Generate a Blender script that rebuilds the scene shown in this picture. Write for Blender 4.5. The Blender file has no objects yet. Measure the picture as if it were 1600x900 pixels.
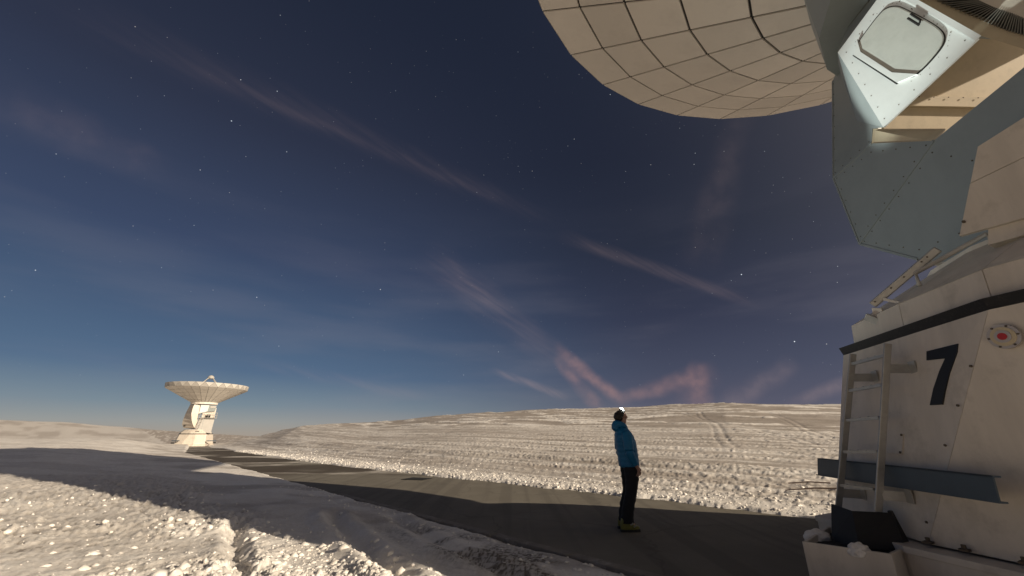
import bpy, bmesh, math, random
import numpy as np
from mathutils import Vector, Matrix

scene = bpy.context.scene
rad = math.radians
random.seed(7)

# ------------------------------------------------------------------ camera
CAM_H = 1.5
PITCH = rad(20.1)
cam_d = bpy.data.cameras.new('camera')
cam_d.sensor_width = 36.0
cam_d.lens = 14.0
cam_d.clip_start = 0.05
cam_d.clip_end = 20000
cam = bpy.data.objects.new('camera', cam_d)
scene.collection.objects.link(cam)
cam.location = (0, 0, CAM_H)
cam.rotation_euler = (math.pi / 2 + PITCH, 0, 0)
scene.camera = cam

# ------------------------------------------------------------------ light
MOON_AZ = rad(-28.0)      # direction towards the moon, measured from +X
MOON_EL = rad(20.0)
moon_dir = Vector((math.cos(MOON_AZ) * math.cos(MOON_EL), math.sin(MOON_AZ) * math.cos(MOON_EL), math.sin(MOON_EL)))
sun_d = bpy.data.lights.new('moon', 'SUN')
sun_d.energy = 4.6
sun_d.angle = rad(0.5)
sun_d.color = (1.0, 0.85, 0.66)
sun = bpy.data.objects.new('moon', sun_d)
scene.collection.objects.link(sun)
sun.rotation_euler = moon_dir.to_track_quat('Z', 'Y').to_euler()

# ------------------------------------------------------------------ world
world = bpy.data.worlds.new('World')
scene.world = world
world.use_nodes = True
wt = world.node_tree
wt.nodes.clear()
WN = wt.nodes.new
WL = wt.links.new


def px_dir(px, py):
    """direction of a point of the sky, from the picture angles"""
    f = 622.2
    u = (px - 800) / f
    v = (450 - py) / f
    return Vector((u, math.cos(PITCH) - v * math.sin(PITCH), math.sin(PITCH) + v * math.cos(PITCH))).normalized()


def wmath(op, a, b=None, c=None, clamp=False):
    n = WN('ShaderNodeMath')
    n.operation = op
    n.use_clamp = clamp
    for i, q in enumerate((a, b, c)):
        if q is None:
            continue
        if isinstance(q, (int, float)):
            n.inputs[i].default_value = q
        else:
            WL(q, n.inputs[i])
    return n.outputs[0]


def wdot(vec, d):
    n = WN('ShaderNodeVectorMath')
    n.operation = 'DOT_PRODUCT'
    WL(vec, n.inputs[0])
    n.inputs[1].default_value = d
    return n.outputs['Value']


def wrange(x, a, b, c=0.0, d=1.0, smooth=True):
    n = WN('ShaderNodeMapRange')
    n.interpolation_type = 'SMOOTHSTEP' if smooth else 'LINEAR'
    WL(x, n.inputs[0])
    for i, q in enumerate((a, b, c, d)):
        n.inputs[i + 1].default_value = q
    return n.outputs[0]


def wramp(x, stops):
    n = WN('ShaderNodeValToRGB')
    cr = n.color_ramp
    while len(cr.elements) > 1:
        cr.elements.remove(cr.elements[0])
    for i, (p, c) in enumerate(stops):
        e = cr.elements[0] if i == 0 else cr.elements.new(p)
        e.position = p
        e.color = tuple(srgb(q) for q in c) + (1,)
    WL(x, n.inputs[0])
    return n.outputs[0]


def srgb(c):
    c = c / 255.0
    return c / 12.92 if c <= 0.04045 else ((c + 0.055) / 1.055) ** 2.4


def wmix(fac, a, b, mode='MIX'):
    n = WN('ShaderNodeMix')
    n.data_type = 'RGBA'
    n.blend_type = mode
    for sock, q in ((n.inputs[0], fac), (n.inputs[6], a), (n.inputs[7], b)):
        if isinstance(q, (int, float)):
            sock.default_value = q
        elif isinstance(q, tuple):
            sock.default_value = q
        else:
            WL(q, sock)
    return n.outputs[2]


tc = WN('ShaderNodeTexCoord')
DIR = tc.outputs['Generated']
sep = WN('ShaderNodeSeparateXYZ')
WL(DIR, sep.inputs[0])
ELV = wmath('MAXIMUM', sep.outputs[2], 0.0)

sky = WN('ShaderNodeTexSky')
sky.sky_type = 'NISHITA'
sky.sun_disc = False
sky.sun_elevation = MOON_EL
sky.sun_rotation = math.pi / 2 - MOON_AZ
sky.altitude = 2500
sky.air_density = 1.0
sky.dust_density = 0.4

# moonlit air: still darker towards the zenith, paler over the western (left) horizon
ramp_w = wramp(ELV, [(0.0, (160, 151, 141)), (0.022, (148, 150, 149)), (0.055, (118, 135, 147)), (0.12, (82, 106, 134)), (0.22, (69, 90, 119)), (0.36, (58, 71, 99)),
                     (0.58, (47, 53, 73)), (1.0, (24, 30, 44))])
ramp_e = wramp(ELV, [(0.0, (108, 101, 108)), (0.06, (82, 82, 101)), (0.14, (67, 71, 91)), (0.26, (50, 54, 74)), (0.42, (38, 43, 59)), (0.6, (31, 36, 52)), (0.82, (28, 34, 50)),
                     (1.0, (22, 28, 41))])
west = wrange(wdot(DIR, (-0.79, 0.61, 0.0)), 0.25, 1.0)
skycol = wmix(west, ramp_e, ramp_w)
# cloud veils
nz = WN('ShaderNodeTexNoise')
nz.inputs['Scale'].default_value = 2.2
nz.inputs['Detail'].default_value = 5
mp = WN('ShaderNodeMapping')
mp.inputs['Scale'].default_value = (1.0, 1.0, 5.5)
mp.inputs['Rotation'].default_value = (0.12, 0.25, 0)
WL(DIR, mp.inputs[0])
WL(mp.outputs[0], nz.inputs['Vector'])
veil = wrange(nz.outputs[0], 0.42, 0.75)
veil_low = wmath('MULTIPLY', veil, wrange(ELV, 0.6, 0.02))
skycol = wmix(wmath('MULTIPLY', veil_low, 0.20), skycol, (srgb(140), srgb(134), srgb(142), 1))

# broad glow added around the moon, behind the camera, to lighten the shadows
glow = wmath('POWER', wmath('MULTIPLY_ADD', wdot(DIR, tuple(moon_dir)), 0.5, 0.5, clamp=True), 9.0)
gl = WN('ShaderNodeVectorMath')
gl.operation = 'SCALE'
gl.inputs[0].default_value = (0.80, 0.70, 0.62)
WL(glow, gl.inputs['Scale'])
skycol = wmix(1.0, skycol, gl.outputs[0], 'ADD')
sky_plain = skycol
# contrails: (start px, end px, half width px start, end, strength, colour, ragged)
warm = (srgb(196), srgb(166), srgb(160), 1)
pinkc = (srgb(214), srgb(160), srgb(146), 1)
trails = [
    ((-60, -60), (900, 362), 20, 11, 0.030, warm, 0.35),
    ((60, 5), (870, 352), 6, 5, 0.028, warm, 0.3),
    ((-80, 130), (280, 275), 26, 12, 0.05, warm, 0.6),
    ((860, 362), (1205, 484), 9, 7, 0.09, warm, 0.35),
    ((650, 385), (890, 575), 24, 20, 0.085, warm, 0.6),
    ((690, 400), (800, 500), 6, 8, 0.06, warm, 0.5),
    ((860, 535), (986, 640), 7, 10, 0.30, pinkc, 0.9),
    ((862, 550), (944, 648), 7, 9, 0.25, pinkc, 0.9),
    ((1170, 130), (1085, 440), 12, 26, 0.04, warm, 0.5),
    ((945, 628), (1130, 580), 6, 14, 0.20, pinkc, 1.0),
    ((1078, 655), (1098, 560), 20, 8, 0.20, pinkc, 1.0),
    ((1120, 645), (1250, 560), 12, 12, 0.14, warm, 1.0),
    ((1215, 636), (1420, 570), 5, 10, 0.20, warm, 0.5),
    ((760, 575), (895, 624), 4, 6, 0.20, warm, 0.5),
    ((360, 560), (680, 622), 9, 6, 0.06, warm, 0.8),
]
wn = WN('ShaderNodeTexNoise')
wn.inputs['Scale'].default_value = 14
wn.inputs['Detail'].default_value = 4
WL(DIR, wn.inputs['Vector'])
warp = wmath('SUBTRACT', wn.outputs[0], 0.5)
wn2 = WN('ShaderNodeTexNoise')
wn2.inputs['Scale'].default_value = 7
wn2.inputs['Detail'].default_value = 5
fa, fb = px_dir(300, 120), px_dir(1000, 560)
ft_ = (fb - fa).normalized()
fn_ = fa.cross(fb).normalized()
cmb = WN('ShaderNodeCombineXYZ')
WL(wdot(DIR, ft_), cmb.inputs[0])
WL(wmath('MULTIPLY', wdot(DIR, fn_), 9.0), cmb.inputs[1])
WL(cmb.outputs[0], wn2.inputs['Vector'])
puff = wrange(wn2.outputs[0], 0.3, 0.72)
wn3 = WN('ShaderNodeTexNoise')
wn3.inputs['Scale'].default_value = 22
wn3.inputs['Detail'].default_value = 6
WL(DIR, wn3.inputs['Vector'])
puff_soft = wrange(wn3.outputs[0], 0.3, 0.75)
for (p0, p1, w0, w1, st, col, rag) in trails:
    d0, d1 = px_dir(*p0), px_dir(*p1)
    nrm = d0.cross(d1).normalized()
    tan = (d1 - d0).normalized()
    L = (d1 - d0).length
    a0 = d0.dot(tan)
    along = wmath('DIVIDE', wmath('SUBTRACT', wdot(DIR, tan), a0), L)
    k = 1 / 700.0
    off = wmath('ABSOLUTE', wmath('ADD', wdot(DIR, nrm), wmath('MULTIPLY', warp, rag * (w0 + w1) * k)))
    wid = wmath('MULTIPLY_ADD', wmath('MAXIMUM', along, 0.0), (w1 - w0) * k, w0 * k)
    core = wrange(wmath('DIVIDE', off, wid), 1.9, 0.0)
    ends = wmath('MULTIPLY', wrange(along, 0.0, 0.3), wrange(along, 1.0, 0.75))
    fac = wmath('MULTIPLY', wmath('MULTIPLY', core, ends), wmath('MULTIPLY_ADD', puff_soft if (col is pinkc or abs(tan.dot(ft_)) < 0.80) else puff, st * 0.75, st * 0.28), clamp=True)
    ahead = wrange(wdot(DIR, (d0 + d1).normalized()), 0.5, 0.6)
    skycol = wmix(wmath('MULTIPLY', fac, ahead), skycol, col)

# stars
for sc_, rmax, thr, gain in ((26, 0.036, 0.40, 1.6), (60, 0.062, 0.50, 0.7), (110, 0.095, 0.6, 0.25)):
    vo = WN('ShaderNodeTexVoronoi')
    vo.inputs['Scale'].default_value = sc_
    WL(DIR, vo.inputs['Vector'])
    dot_ = wrange(vo.outputs['Distance'], rmax, rmax * 0.35)
    sepc = WN('ShaderNodeSeparateColor')
    WL(vo.outputs['Color'], sepc.inputs[0])
    br = wmath('POWER', wrange(sepc.outputs[0], thr, 1.0, smooth=False), 2.6)
    s_ = wmath('MULTIPLY', wmath('MULTIPLY', dot_, br), wmath('MULTIPLY', wrange(ELV, 0.02, 0.2), gain))
    tint = wmix(sepc.outputs[1], (1.0, 0.9, 0.78, 1), (0.82, 0.92, 1.0, 1))
    skycol = wmix(s_, skycol, tint, 'ADD')

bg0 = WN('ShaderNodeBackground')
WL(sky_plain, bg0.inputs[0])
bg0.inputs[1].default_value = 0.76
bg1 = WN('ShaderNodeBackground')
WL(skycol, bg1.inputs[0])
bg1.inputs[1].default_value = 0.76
bg2 = WN('ShaderNodeBackground')
WL(sky.outputs[0], bg2.inputs[0])
bg2.inputs[1].default_value = 0.002
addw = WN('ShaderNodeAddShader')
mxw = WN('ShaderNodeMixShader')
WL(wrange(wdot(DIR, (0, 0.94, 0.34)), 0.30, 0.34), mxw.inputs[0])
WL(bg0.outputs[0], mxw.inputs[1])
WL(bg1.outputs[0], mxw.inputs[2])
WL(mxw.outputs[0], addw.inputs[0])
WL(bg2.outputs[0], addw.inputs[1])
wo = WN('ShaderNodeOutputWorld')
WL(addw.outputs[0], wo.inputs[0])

scene.view_settings.view_transform = 'Standard'
scene.view_settings.look = 'None'
scene.view_settings.exposure = 0.35
scene.view_settings.gamma = 1.0
scene.cycles.max_bounces = 5
scene.cycles.diffuse_bounces = 3
scene.cycles.glossy_bounces = 2
world.cycles.sampling_method = 'NONE'
scene.view_settings.use_curve_mapping = False

# ------------------------------------------------------------------ materials
MATS = {}


def mat(name, color, rough=0.55, metal=0.0, var=0.12, vscale=3.0, bump=0.0, bscale=60.0, dirt=None, dirt_amt=0.0, dscale=4.0, emit=None, estr=0.0, spec=0.4,
        streak=False, rnd=0.0):
    if name in MATS:
        return MATS[name]
    m = bpy.data.materials.new(name)
    m.use_nodes = True
    t = m.node_tree
    b = t.nodes['Principled BSDF']
    b.inputs['Roughness'].default_value = rough
    b.inputs['Metallic'].default_value = metal
    b.inputs['Specular IOR Level'].default_value = spec
    if emit:
        b.inputs['Emission Color'].default_value = (*emit, 1)
        b.inputs['Emission Strength'].default_value = estr
    co = t.nodes.new('ShaderNodeTexCoord')
    src = co.outputs['Object']
    n = t.nodes.new('ShaderNodeTexNoise')
    n.inputs['Scale'].default_value = vscale
    n.inputs['Detail'].default_value = 6
    n.inputs['Roughness'].default_value = 0.65
    if streak:
        mpg = t.nodes.new('ShaderNodeMapping')
        mpg.inputs['Scale'].default_value = (1.0, 1.0, 0.16)
        t.links.new(src, mpg.inputs[0])
        t.links.new(mpg.outputs[0], n.inputs['Vector'])
    else:
        t.links.new(src, n.inputs['Vector'])
    r = t.nodes.new('ShaderNodeValToRGB')
    r.color_ramp.elements[0].position = 0.3
    r.color_ramp.elements[1].position = 0.72
    r.color_ramp.elements[0].color = (*[c * (1 - var) for c in color], 1)
    r.color_ramp.elements[1].color = (*[min(1, c * (1 + var)) for c in color], 1)
    t.links.new(n.outputs[0], r.inputs[0])
    out = r.outputs[0]
    if rnd > 0:
        oi = t.nodes.new('ShaderNodeObjectInfo')
        rr = t.nodes.new('ShaderNodeMapRange')
        rr.inputs[3].default_value = 1 - rnd
        rr.inputs[4].default_value = 1 + rnd
        t.links.new(oi.outputs['Random'], rr.inputs[0])
        vm = t.nodes.new('ShaderNodeVectorMath')
        vm.operation = 'SCALE'
        t.links.new(out, vm.inputs[0])
        t.links.new(rr.outputs[0], vm.inputs['Scale'])
        out = vm.outputs[0]
    if dirt:
        n2 = t.nodes.new('ShaderNodeTexNoise')
        n2.inputs['Scale'].default_value = dscale
        n2.inputs['Detail'].default_value = 8
        n2.inputs['Roughness'].default_value = 0.7
        t.links.new(src, n2.inputs['Vector'])
        mr = t.nodes.new('ShaderNodeMapRange')
        mr.inputs[1].default_value = 0.52
        mr.inputs[2].default_value = 0.75
        mr.inputs[4].default_value = dirt_amt
        t.links.new(n2.outputs[0], mr.inputs[0])
        mx = t.nodes.new('ShaderNodeMix')
        mx.data_type = 'RGBA'
        t.links.new(mr.outputs[0], mx.inputs[0])
        t.links.new(out, mx.inputs[6])
        mx.inputs[7].default_value = (*dirt, 1)
        out = mx.outputs[2]
    t.links.new(out, b.inputs['Base Color'])
    if bump > 0:
        n3 = t.nodes.new('ShaderNodeTexNoise')
        n3.inputs['Scale'].default_value = bscale
        n3.inputs['Detail'].default_value = 4
        t.links.new(src, n3.inputs['Vector'])
        bp = t.nodes.new('ShaderNodeBump')
        bp.inputs['Strength'].default_value = bump
        bp.inputs['Distance'].default_value = 0.01
        t.links.new(n3.outputs[0], bp.inputs['Height'])
        t.links.new(bp.outputs[0], b.inputs['Normal'])
    MATS[name] = m
    return m


PAINT = mat('cream paint', (0.62, 0.555, 0.47), 0.5, var=0.10, vscale=4.5, bump=0.10, bscale=5, dirt=(0.27, 0.23, 0.18), dirt_amt=0.5, dscale=2.6, streak=True, rnd=0.04)
PAINT_W = mat('white paint', (0.42, 0.40, 0.365), 0.5, var=0.06, vscale=1.2, bump=0.05, bscale=10, dirt=(0.36, 0.33, 0.29), dirt_amt=0.3, dscale=1.4)
PANEL = mat('dish panel paint', (0.63, 0.585, 0.52), 0.6, var=0.05, vscale=0.7, bump=0.05, bscale=8, dirt=(0.40, 0.36, 0.32), dirt_amt=0.4, dscale=0.9, rnd=0.07)
GREY = mat('grey sheet metal', (0.255, 0.278, 0.27), 0.42, metal=0.15, var=0.08, vscale=2.2, bump=0.06, bscale=6, dirt=(0.24, 0.25, 0.25), dirt_amt=0.4, dscale=2.2)
HATCHM = mat('hatch sheet metal', (0.68, 0.70, 0.68), 0.4, metal=0.1, var=0.05, vscale=3, bump=0.05, bscale=8)
HATCHD = mat('hatch cover', (0.46, 0.47, 0.43), 0.55, var=0.07, vscale=5, dirt=(0.33, 0.33, 0.29), dirt_amt=0.4, dscale=6)
BEIGE = mat('beige metal', (0.53, 0.44, 0.305), 0.5, var=0.08, vscale=2.5, dirt=(0.30, 0.25, 0.18), dirt_amt=0.5, dscale=3)
DARK = mat('dark seam', (0.02, 0.02, 0.02), 0.8)
RUBBER = mat('black rubber', (0.018, 0.017, 0.016), 0.65, var=0.2, vscale=20)
BLACKP = mat('black chipped paint', (0.010, 0.010, 0.012), 0.7, var=0.25, vscale=9, dirt=(0.35, 0.32, 0.28), dirt_amt=0.10, dscale=34)
BLACK7 = mat('black number paint', (0.012, 0.012, 0.012), 0.5, var=0.2, vscale=9)
ALU = mat('ladder aluminium', (0.40, 0.39, 0.365), 0.42, metal=0.5, var=0.1, vscale=12, dirt=(0.2, 0.18, 0.15), dirt_amt=0.4, dscale=9)
BLUE = mat('blue grey painted steel', (0.05, 0.075, 0.10), 0.5, var=0.12, vscale=5, bump=0.06, bscale=30, dirt=(0.06, 0.07, 0.08), dirt_amt=0.6, dscale=8)
RUST = mat('rusty bolt', (0.10, 0.075, 0.05), 0.7, var=0.3, vscale=30)
REDM = mat('red paint', (0.42, 0.02, 0.03), 0.5)
CREAM2 = mat('port cream', (0.50, 0.42, 0.28), 0.5)
PORTG = mat('port grey ring', (0.40, 0.37, 0.36), 0.45, metal=0.3)
RIM_LIT = mat('rim panel lit tone', (0.50, 0.47, 0.42), 0.5, var=0.04)  # paler copy of the rim paint, for facets turned to the light
RIM_SHADED = mat('rim panel shaded tone', (0.36, 0.335, 0.30), 0.5, var=0.04)  # darker copy, shade of the tilted facets put into the colour
REFL = mat('reflector aluminium', (0.62, 0.61, 0.58), 0.45, metal=0.2, var=0.04)

# ------------------------------------------------------------------ helpers
COL = scene.collection


def new_obj(name, me, parent=None, smooth=False):
    o = bpy.data.objects.new(name, me)
    COL.objects.link(o)
    if parent:
        o.parent = parent
    return o


def mesh(name, verts, faces, m, parent=None, smooth=False):
    me = bpy.data.meshes.new(name)
    me.from_pydata([tuple(v) for v in verts], [], faces)
    me.update()
    bm = bmesh.new()
    bm.from_mesh(me)
    bmesh.ops.recalc_face_normals(bm, faces=bm.faces)
    bm.to_mesh(me)
    bm.free()
    if m:
        me.materials.append(m)
    if smooth:
        for p in me.polygons:
            p.use_smooth = True
    return new_obj(name, me, parent)


def empty(name, loc, rz=0.0):
    o = bpy.data.objects.new(name, None)
    COL.objects.link(o)
    o.location = loc
    o.rotation_euler = (0, 0, rz)
    return o


def tag(o, label=None, cat=None, group=None, kind=None):
    if label:
        o['label'] = label
    if cat:
        o['category'] = cat
    if group:
        o['group'] = group
    if kind:
        o['kind'] = kind
    return o


class MB:
    def __init__(self):
        self.v = []
        self.f = []

    def add(self, verts, faces):
        k = len(self.v)
        self.v += [tuple(q) for q in verts]
        self.f += [tuple(i + k for i in f) for f in faces]
        return self

    def prism(self, pts, ext):
        pts = [Vector(p) for p in pts]
        ext = Vector(ext)
        n = len(pts)
        vs = pts + [p + ext for p in pts]
        fs = [tuple(range(n)), tuple(range(2 * n - 1, n - 1, -1))]
        fs += [(i, (i + 1) % n, n + (i + 1) % n, n + i) for i in range(n)]
        return self.add(vs, fs)

    def bar(self, a, b, w, h, up=(0, 0, 1)):
        a, b, up = Vector(a), Vector(b), Vector(up)
        d = (b - a).normalized()
        s = d.cross(up)
        if s.length < 1e-4:
            s = d.cross(Vector((1, 0, 0)))
        s.normalize()
        u = s.cross(d).normalized()
        s *= w / 2
        u *= h / 2
        return self.prism([a - s - u, a + s - u, a + s + u, a - s + u], b - a)

    def tube(self, pts, r, n=8, cap=True):
        pts = [Vector(p) for p in pts]
        rs = r if isinstance(r, (list, tuple)) else [r] * len(pts)
        rings = []
        ref = Vector((0, 0, 1))
        for i, p in enumerate(pts):
            d = (pts[min(i + 1, len(pts) - 1)] - pts[max(i - 1, 0)]).normalized()
            s = d.cross(ref)
            if s.length < 0.05:
                s = d.cross(Vector((1, 0, 0)))
            s.normalize()
            u = s.cross(d)
            rings.append([p + (s * math.cos(2 * math.pi * k / n) + u * math.sin(2 * math.pi * k / n)) * rs[i] for k in range(n)])
        vs = [q for rg in rings for q in rg]
        fs = []
        for i in range(len(pts) - 1):
            for k in range(n):
                fs.append((i * n + k, i * n + (k + 1) % n, (i + 1) * n + (k + 1) % n, (i + 1) * n + k))
        if cap:
            fs.append(tuple(range(n)))
            fs.append(tuple((len(pts) - 1) * n + k for k in range(n - 1, -1, -1)))
        return self.add(vs, fs)

    def disc(self, c, nrm, r, th, n=10):
        nrm = Vector(nrm).normalized()
        s = nrm.orthogonal().normalized()
        u = nrm.cross(s)
        c = Vector(c)
        return self.prism([c + (s * math.cos(2 * math.pi * k / n) + u * math.sin(2 * math.pi * k / n)) * r for k in range(n)], nrm * th)

    def build(self, name, m, parent=None, smooth=False):
        return mesh(name, self.v, self.f, m, parent, smooth)


def plate(name, pts, m, parent, th=0.04, out=None):
    """flat sheet; pts lie on the outer face, thickness goes away from 'out'"""
    p = [Vector(q) for q in pts]
    n = (p[1] - p[0]).cross(p[2] - p[0]).normalized()
    if out is not None and n.dot(Vector(out)) < 0:
        n = -n
    return MB().prism(p, -n * th).build(name, m, parent)


def bevel(o, w=0.01, seg=2):
    b = o.modifiers.new('bevel', 'BEVEL')
    b.width = w
    b.segments = seg
    b.limit_method = 'ANGLE'
    return o


# ------------------------------------------------------------------ noise
def _h(ix, iy, seed):
    h = (ix.astype(np.int64) * 374761393 + iy.astype(np.int64) * 668265263 + seed * 974634777) & 0xFFFFFFFF
    h = ((h ^ (h >> 13)) * 1274126177) & 0xFFFFFFFF
    h = h ^ (h >> 16)
    return (h & 0xFFFF) / 65535.0


def vnoise(x, y, seed=0):
    ix, iy = np.floor(x), np.floor(y)
    fx, fy = x - ix, y - iy
    fx = fx * fx * (3 - 2 * fx)
    fy = fy * fy * (3 - 2 * fy)
    a = _h(ix, iy, seed)
    b = _h(ix + 1, iy, seed)
    c = _h(ix, iy + 1, seed)
    d = _h(ix + 1, iy + 1, seed)
    return (a * (1 - fx) + b * fx) * (1 - fy) + (c * (1 - fx) + d * fx) * fy


def fbm(x, y, seed=0, oct=4):
    s = np.zeros_like(x)
    amp, tot = 1.0, 0.0
    for o in range(oct):
        s += amp * vnoise(x * 2 ** o + 17.3 * o, y * 2 ** o - 9.1 * o, seed + o)
        tot += amp
        amp *= 0.5
    return s / tot


def worley(x, y, seed=0):
    ix, iy = np.floor(x), np.floor(y)
    best = np.full(x.shape, 9.0)
    rnd = np.zeros(x.shape)
    for dx in (-1, 0, 1):
        for dy in (-1, 0, 1):
            cx, cy = ix + dx, iy + dy
            px = cx + 0.15 + 0.7 * _h(cx, cy, seed)
            py = cy + 0.15 + 0.7 * _h(cx, cy, seed + 51)
            d = (x - px) ** 2 + (y - py) ** 2
            m = d < best
            best = np.where(m, d, best)
            rnd = np.where(m, _h(cx, cy, seed + 99), rnd)
    return np.sqrt(best), rnd


def sm(t):
    t = np.clip(t, 0, 1)
    return t * t * (3 - 2 * t)


# ------------------------------------------------------------------ terrain
UX, UY = -0.690, 0.724       # along the road, away from the camera
NX, NY = 0.724, 0.690        # across the road, to the right
SKY_AZ = np.array([-180, -60, -45, -40, -34.6, -29.4, -21.1, -14.4, 0, 13.6, 26.7, 38.5, 52, 90, 180.0])


def tan_el(px, py):
    d = px_dir(px, py)
    return d.z / math.hypot(d.x, d.y)


_sk = [(330, 684.5), (379, 682.5), (402, 679.5), (422, 675), (450, 669.5), (472, 666), (519, 662), (579, 659.5), (629, 655), (679, 649), (745, 643.5), (845, 640.5), (960, 637), (1130, 630), (1315, 632)]
_skaz = [math.degrees(math.atan2(px_dir(*p).x, px_dir(*p).y)) for p in _sk]
_skte = [tan_el(*p) for p in _sk]
HILL_AZ = np.array([-180, -70, _skaz[0] - 8] + _skaz + [80, 180.0])
HILL_TE = np.array([-0.03, -0.03, -0.015] + _skte + [_skte[-1], 0.0])
_fr = [(-150, 652), (0, 656), (60, 659), (130, 662), (200, 668), (260, 673), (330, 678.5), (400, 681)]
FAR_AZ = np.array([-180] + [math.degrees(math.atan2(px_dir(*p).x, px_dir(*p).y)) for p in _fr] + [180])
FAR_TE = np.array([0.02] + [tan_el(*p) for p in _fr] + [-0.004])


def road_shift(s):
    return np.clip(s - 45, 0, 200) * 0.115


def w_left(s):
    return 4.72 + 0.012 * np.clip(s, 0, 40) + road_shift(s)


def w_right(s):
    return 9.95 - 1.35 * sm((s - 2) / 24.0) + road_shift(s)


def road_z(s):
    return -0.95 * sm((s - 45) / 60.0)


RC = 95.0


def terrain(x, y, detail=True):
    x = np.asarray(x, float)
    y = np.asarray(y, float)
    s = x * UX + y * UY
    w = x * NX + y * NY
    r = np.hypot(x, y)
    az = np.degrees(np.arctan2(x, y))
    ragL = (fbm(s * 1.3, w * 0.7, 3, 4) - 0.5) * 0.5 + (fbm(s * 6, w * 5, 5, 3) - 0.5) * 0.12
    ragR = (fbm(s * 0.8, w * 0.5, 8, 4) - 0.5) * 0.5 + (fbm(s * 5, w * 5, 9, 3) - 0.5) * 0.14
    wl, wr = w_left(s) + ragL * 0.7 - 0.1, w_right(s) + ragR
    zr = road_z(s)
    # left field
    m_ = np.clip(0.10 + 0.0135 * s, 0.05, 1.0) * (1 - sm((s - 58) / 45.0)) - 1.0 * sm((s - 70) / 60.0)
    dl = wl - w
    bank = sm((dl - 0.6) / 7.0)
    zL = zr * (1 - bank) * 0.6 + 0.05 * sm(dl / 0.25) + 0.06 * sm((dl - 0.3) / 1.2) + m_ * bank
    # right hill
    dr = w - wr
    te = np.interp(az, HILL_AZ, HILL_TE)
    nd = np.maximum(NX * np.sin(np.radians(az)) + NY * np.cos(np.radians(az)), 0.02)
    t = np.clip(dr / np.maximum(RC * nd - w_right(s), 14.0), 0, 1.35)
    tt = np.where(t < 1, t ** 1.12, 1 - (t - 1) * 0.6)
    zH = (CAM_H + te * RC) * tt * sm(dr / 6.0)
    zR = zr * np.clip(1 - t * 2.5, 0, 1) + 0.06 * sm(dr / 0.2) + zH
    # far country
    te2 = np.interp(az, FAR_AZ, FAR_TE)
    zf = np.interp(r, [0, 180, 320, 900, 2500, 6000], [0, -4, -6, 0, -30, -120])
    zf = zf + (CAM_H + te2 * 900 + (fbm(az * 0.25, r * 0.002, 33, 4) - 0.5) * 5) * sm((r - 260) / 640.0) * np.where(r < 900, 1, np.clip(1 - (r - 900) / 2600.0, 0, 1))
    fk = sm((r - 112) / 90.0)
    on_left, on_right = dl > 0, dr > 0
    z = np.where(on_left, zL, np.where(on_right, zR, zr - 0.07))
    crust = np.zeros_like(x)
    dirt = np.zeros_like(x)
    if detail:
        near = 1 - sm((r - 45) / 60.0)
        # left: trodden, cloddy snow
        clod = np.zeros_like(x)
        d1, q1 = worley(x * 8.5, y * 8.5, 11)
        d2, q2 = worley(x * 17.0 + 3, y * 17.0, 12)
        d3, q3 = worley(x * 34.0, y * 34.0 + 5, 13)
        patch = sm((fbm(x * 0.55, y * 0.55, 21, 3) - 0.22) / 0.3)
        clod = (0.055 * np.clip(1 - d1 * 1.25, 0, 1) * (q1 > 0.35) * q1 + 0.030 * np.clip(1 - d2 * 1.3, 0, 1) * (q2 > 0.2) + 0.013 * np.clip(1 - d3 * 1.3, 0, 1))
        rowmix = sm((dl - 2.3 + (fbm(s * 0.7, w * 0.7, 23, 3) - 0.5) * 1.6) / 0.9)   # cloddy part further from the road
        amp = (0.22 + 0.78 * patch) * rowmix * (0.35 + 0.65 * (1 - sm((r - 9) / 14.0)))
        zl_d = clod * amp * 1.45
        # groomed corduroy close to the road and in the middle
        cord = 0.013 * np.sin((0.55 * x + 0.84 * y) * 2 * math.pi / 0.13) * sm((fbm(x * 0.4, y * 0.4, 25, 2) - 0.45) / 0.12)
        zl_d += cord * (1 - sm((r - 9) / 7.0)) * sm((dl - 0.4) / 0.5) * (1 - 0.7 * rowmix)
        zl_d += (fbm(x * 0.9, y * 0.9, 26, 4) - 0.5) * 0.045 * sm(dl / 1.5) + (fbm(x * 5, y * 5, 27, 3) - 0.5) * 0.02 * sm(dl / 0.5)
        zl_d += (fbm(s * 0.12, w * 0.5, 28, 3) - 0.5) * 0.22 * sm((r - 12) / 14.0) * sm(dl / 4)
        # wheel rut and ridge
        for (ax, ay, bx, by, wid, dep, rid) in ((-4.75, 8.0, -2.15, 3.9, 0.11, 0.12, 0.025), (-3.6, 8.9, -0.9, 4.3, 0.13, 0.06, 0.085), (-2.6, 9.2, -0.1, 5.0, 0.14, 0.045, 0.03)):
            ll = math.hypot(bx - ax, by - ay)
            tx, ty = (bx - ax) / ll, (by - ay) / ll
            aa = (x - ax) * tx + (y - ay) * ty
            cc = (x - ax) * -ty + (y - ay) * tx + 0.10 * np.sin(aa * 0.7) + (fbm(aa * 2.5, aa * 0 + 2.0, 31, 3) - 0.5) * 0.10
            msk = sm(aa / 1.2) * sm((ll + 4 - aa) / 1.0)
            zl_d += msk * (-dep * np.exp(-(cc / wid) ** 2) + rid * np.exp(-((cc + 1.9 * wid) / (wid * 1.1)) ** 2) + rid * 0.7 * np.exp(-((cc - 1.9 * wid) / wid) ** 2))
        # right: churned rows parallel to the road, then wind crust
        row = fbm(dr * 1.1 + (fbm(s * 0.05, dr * 0.2, 41, 2) - 0.5) * 3, s * 0.05, 42, 4) - 0.5
        e1, g1 = worley(s * 7.0, w * 16.0, 43)
        e2, g2 = worley(s * 16.0, w * 28.0, 44)
        band = sm((fbm(dr * 1.5, s * 0.06, 45, 3) - 0.40) / 0.18)
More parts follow.
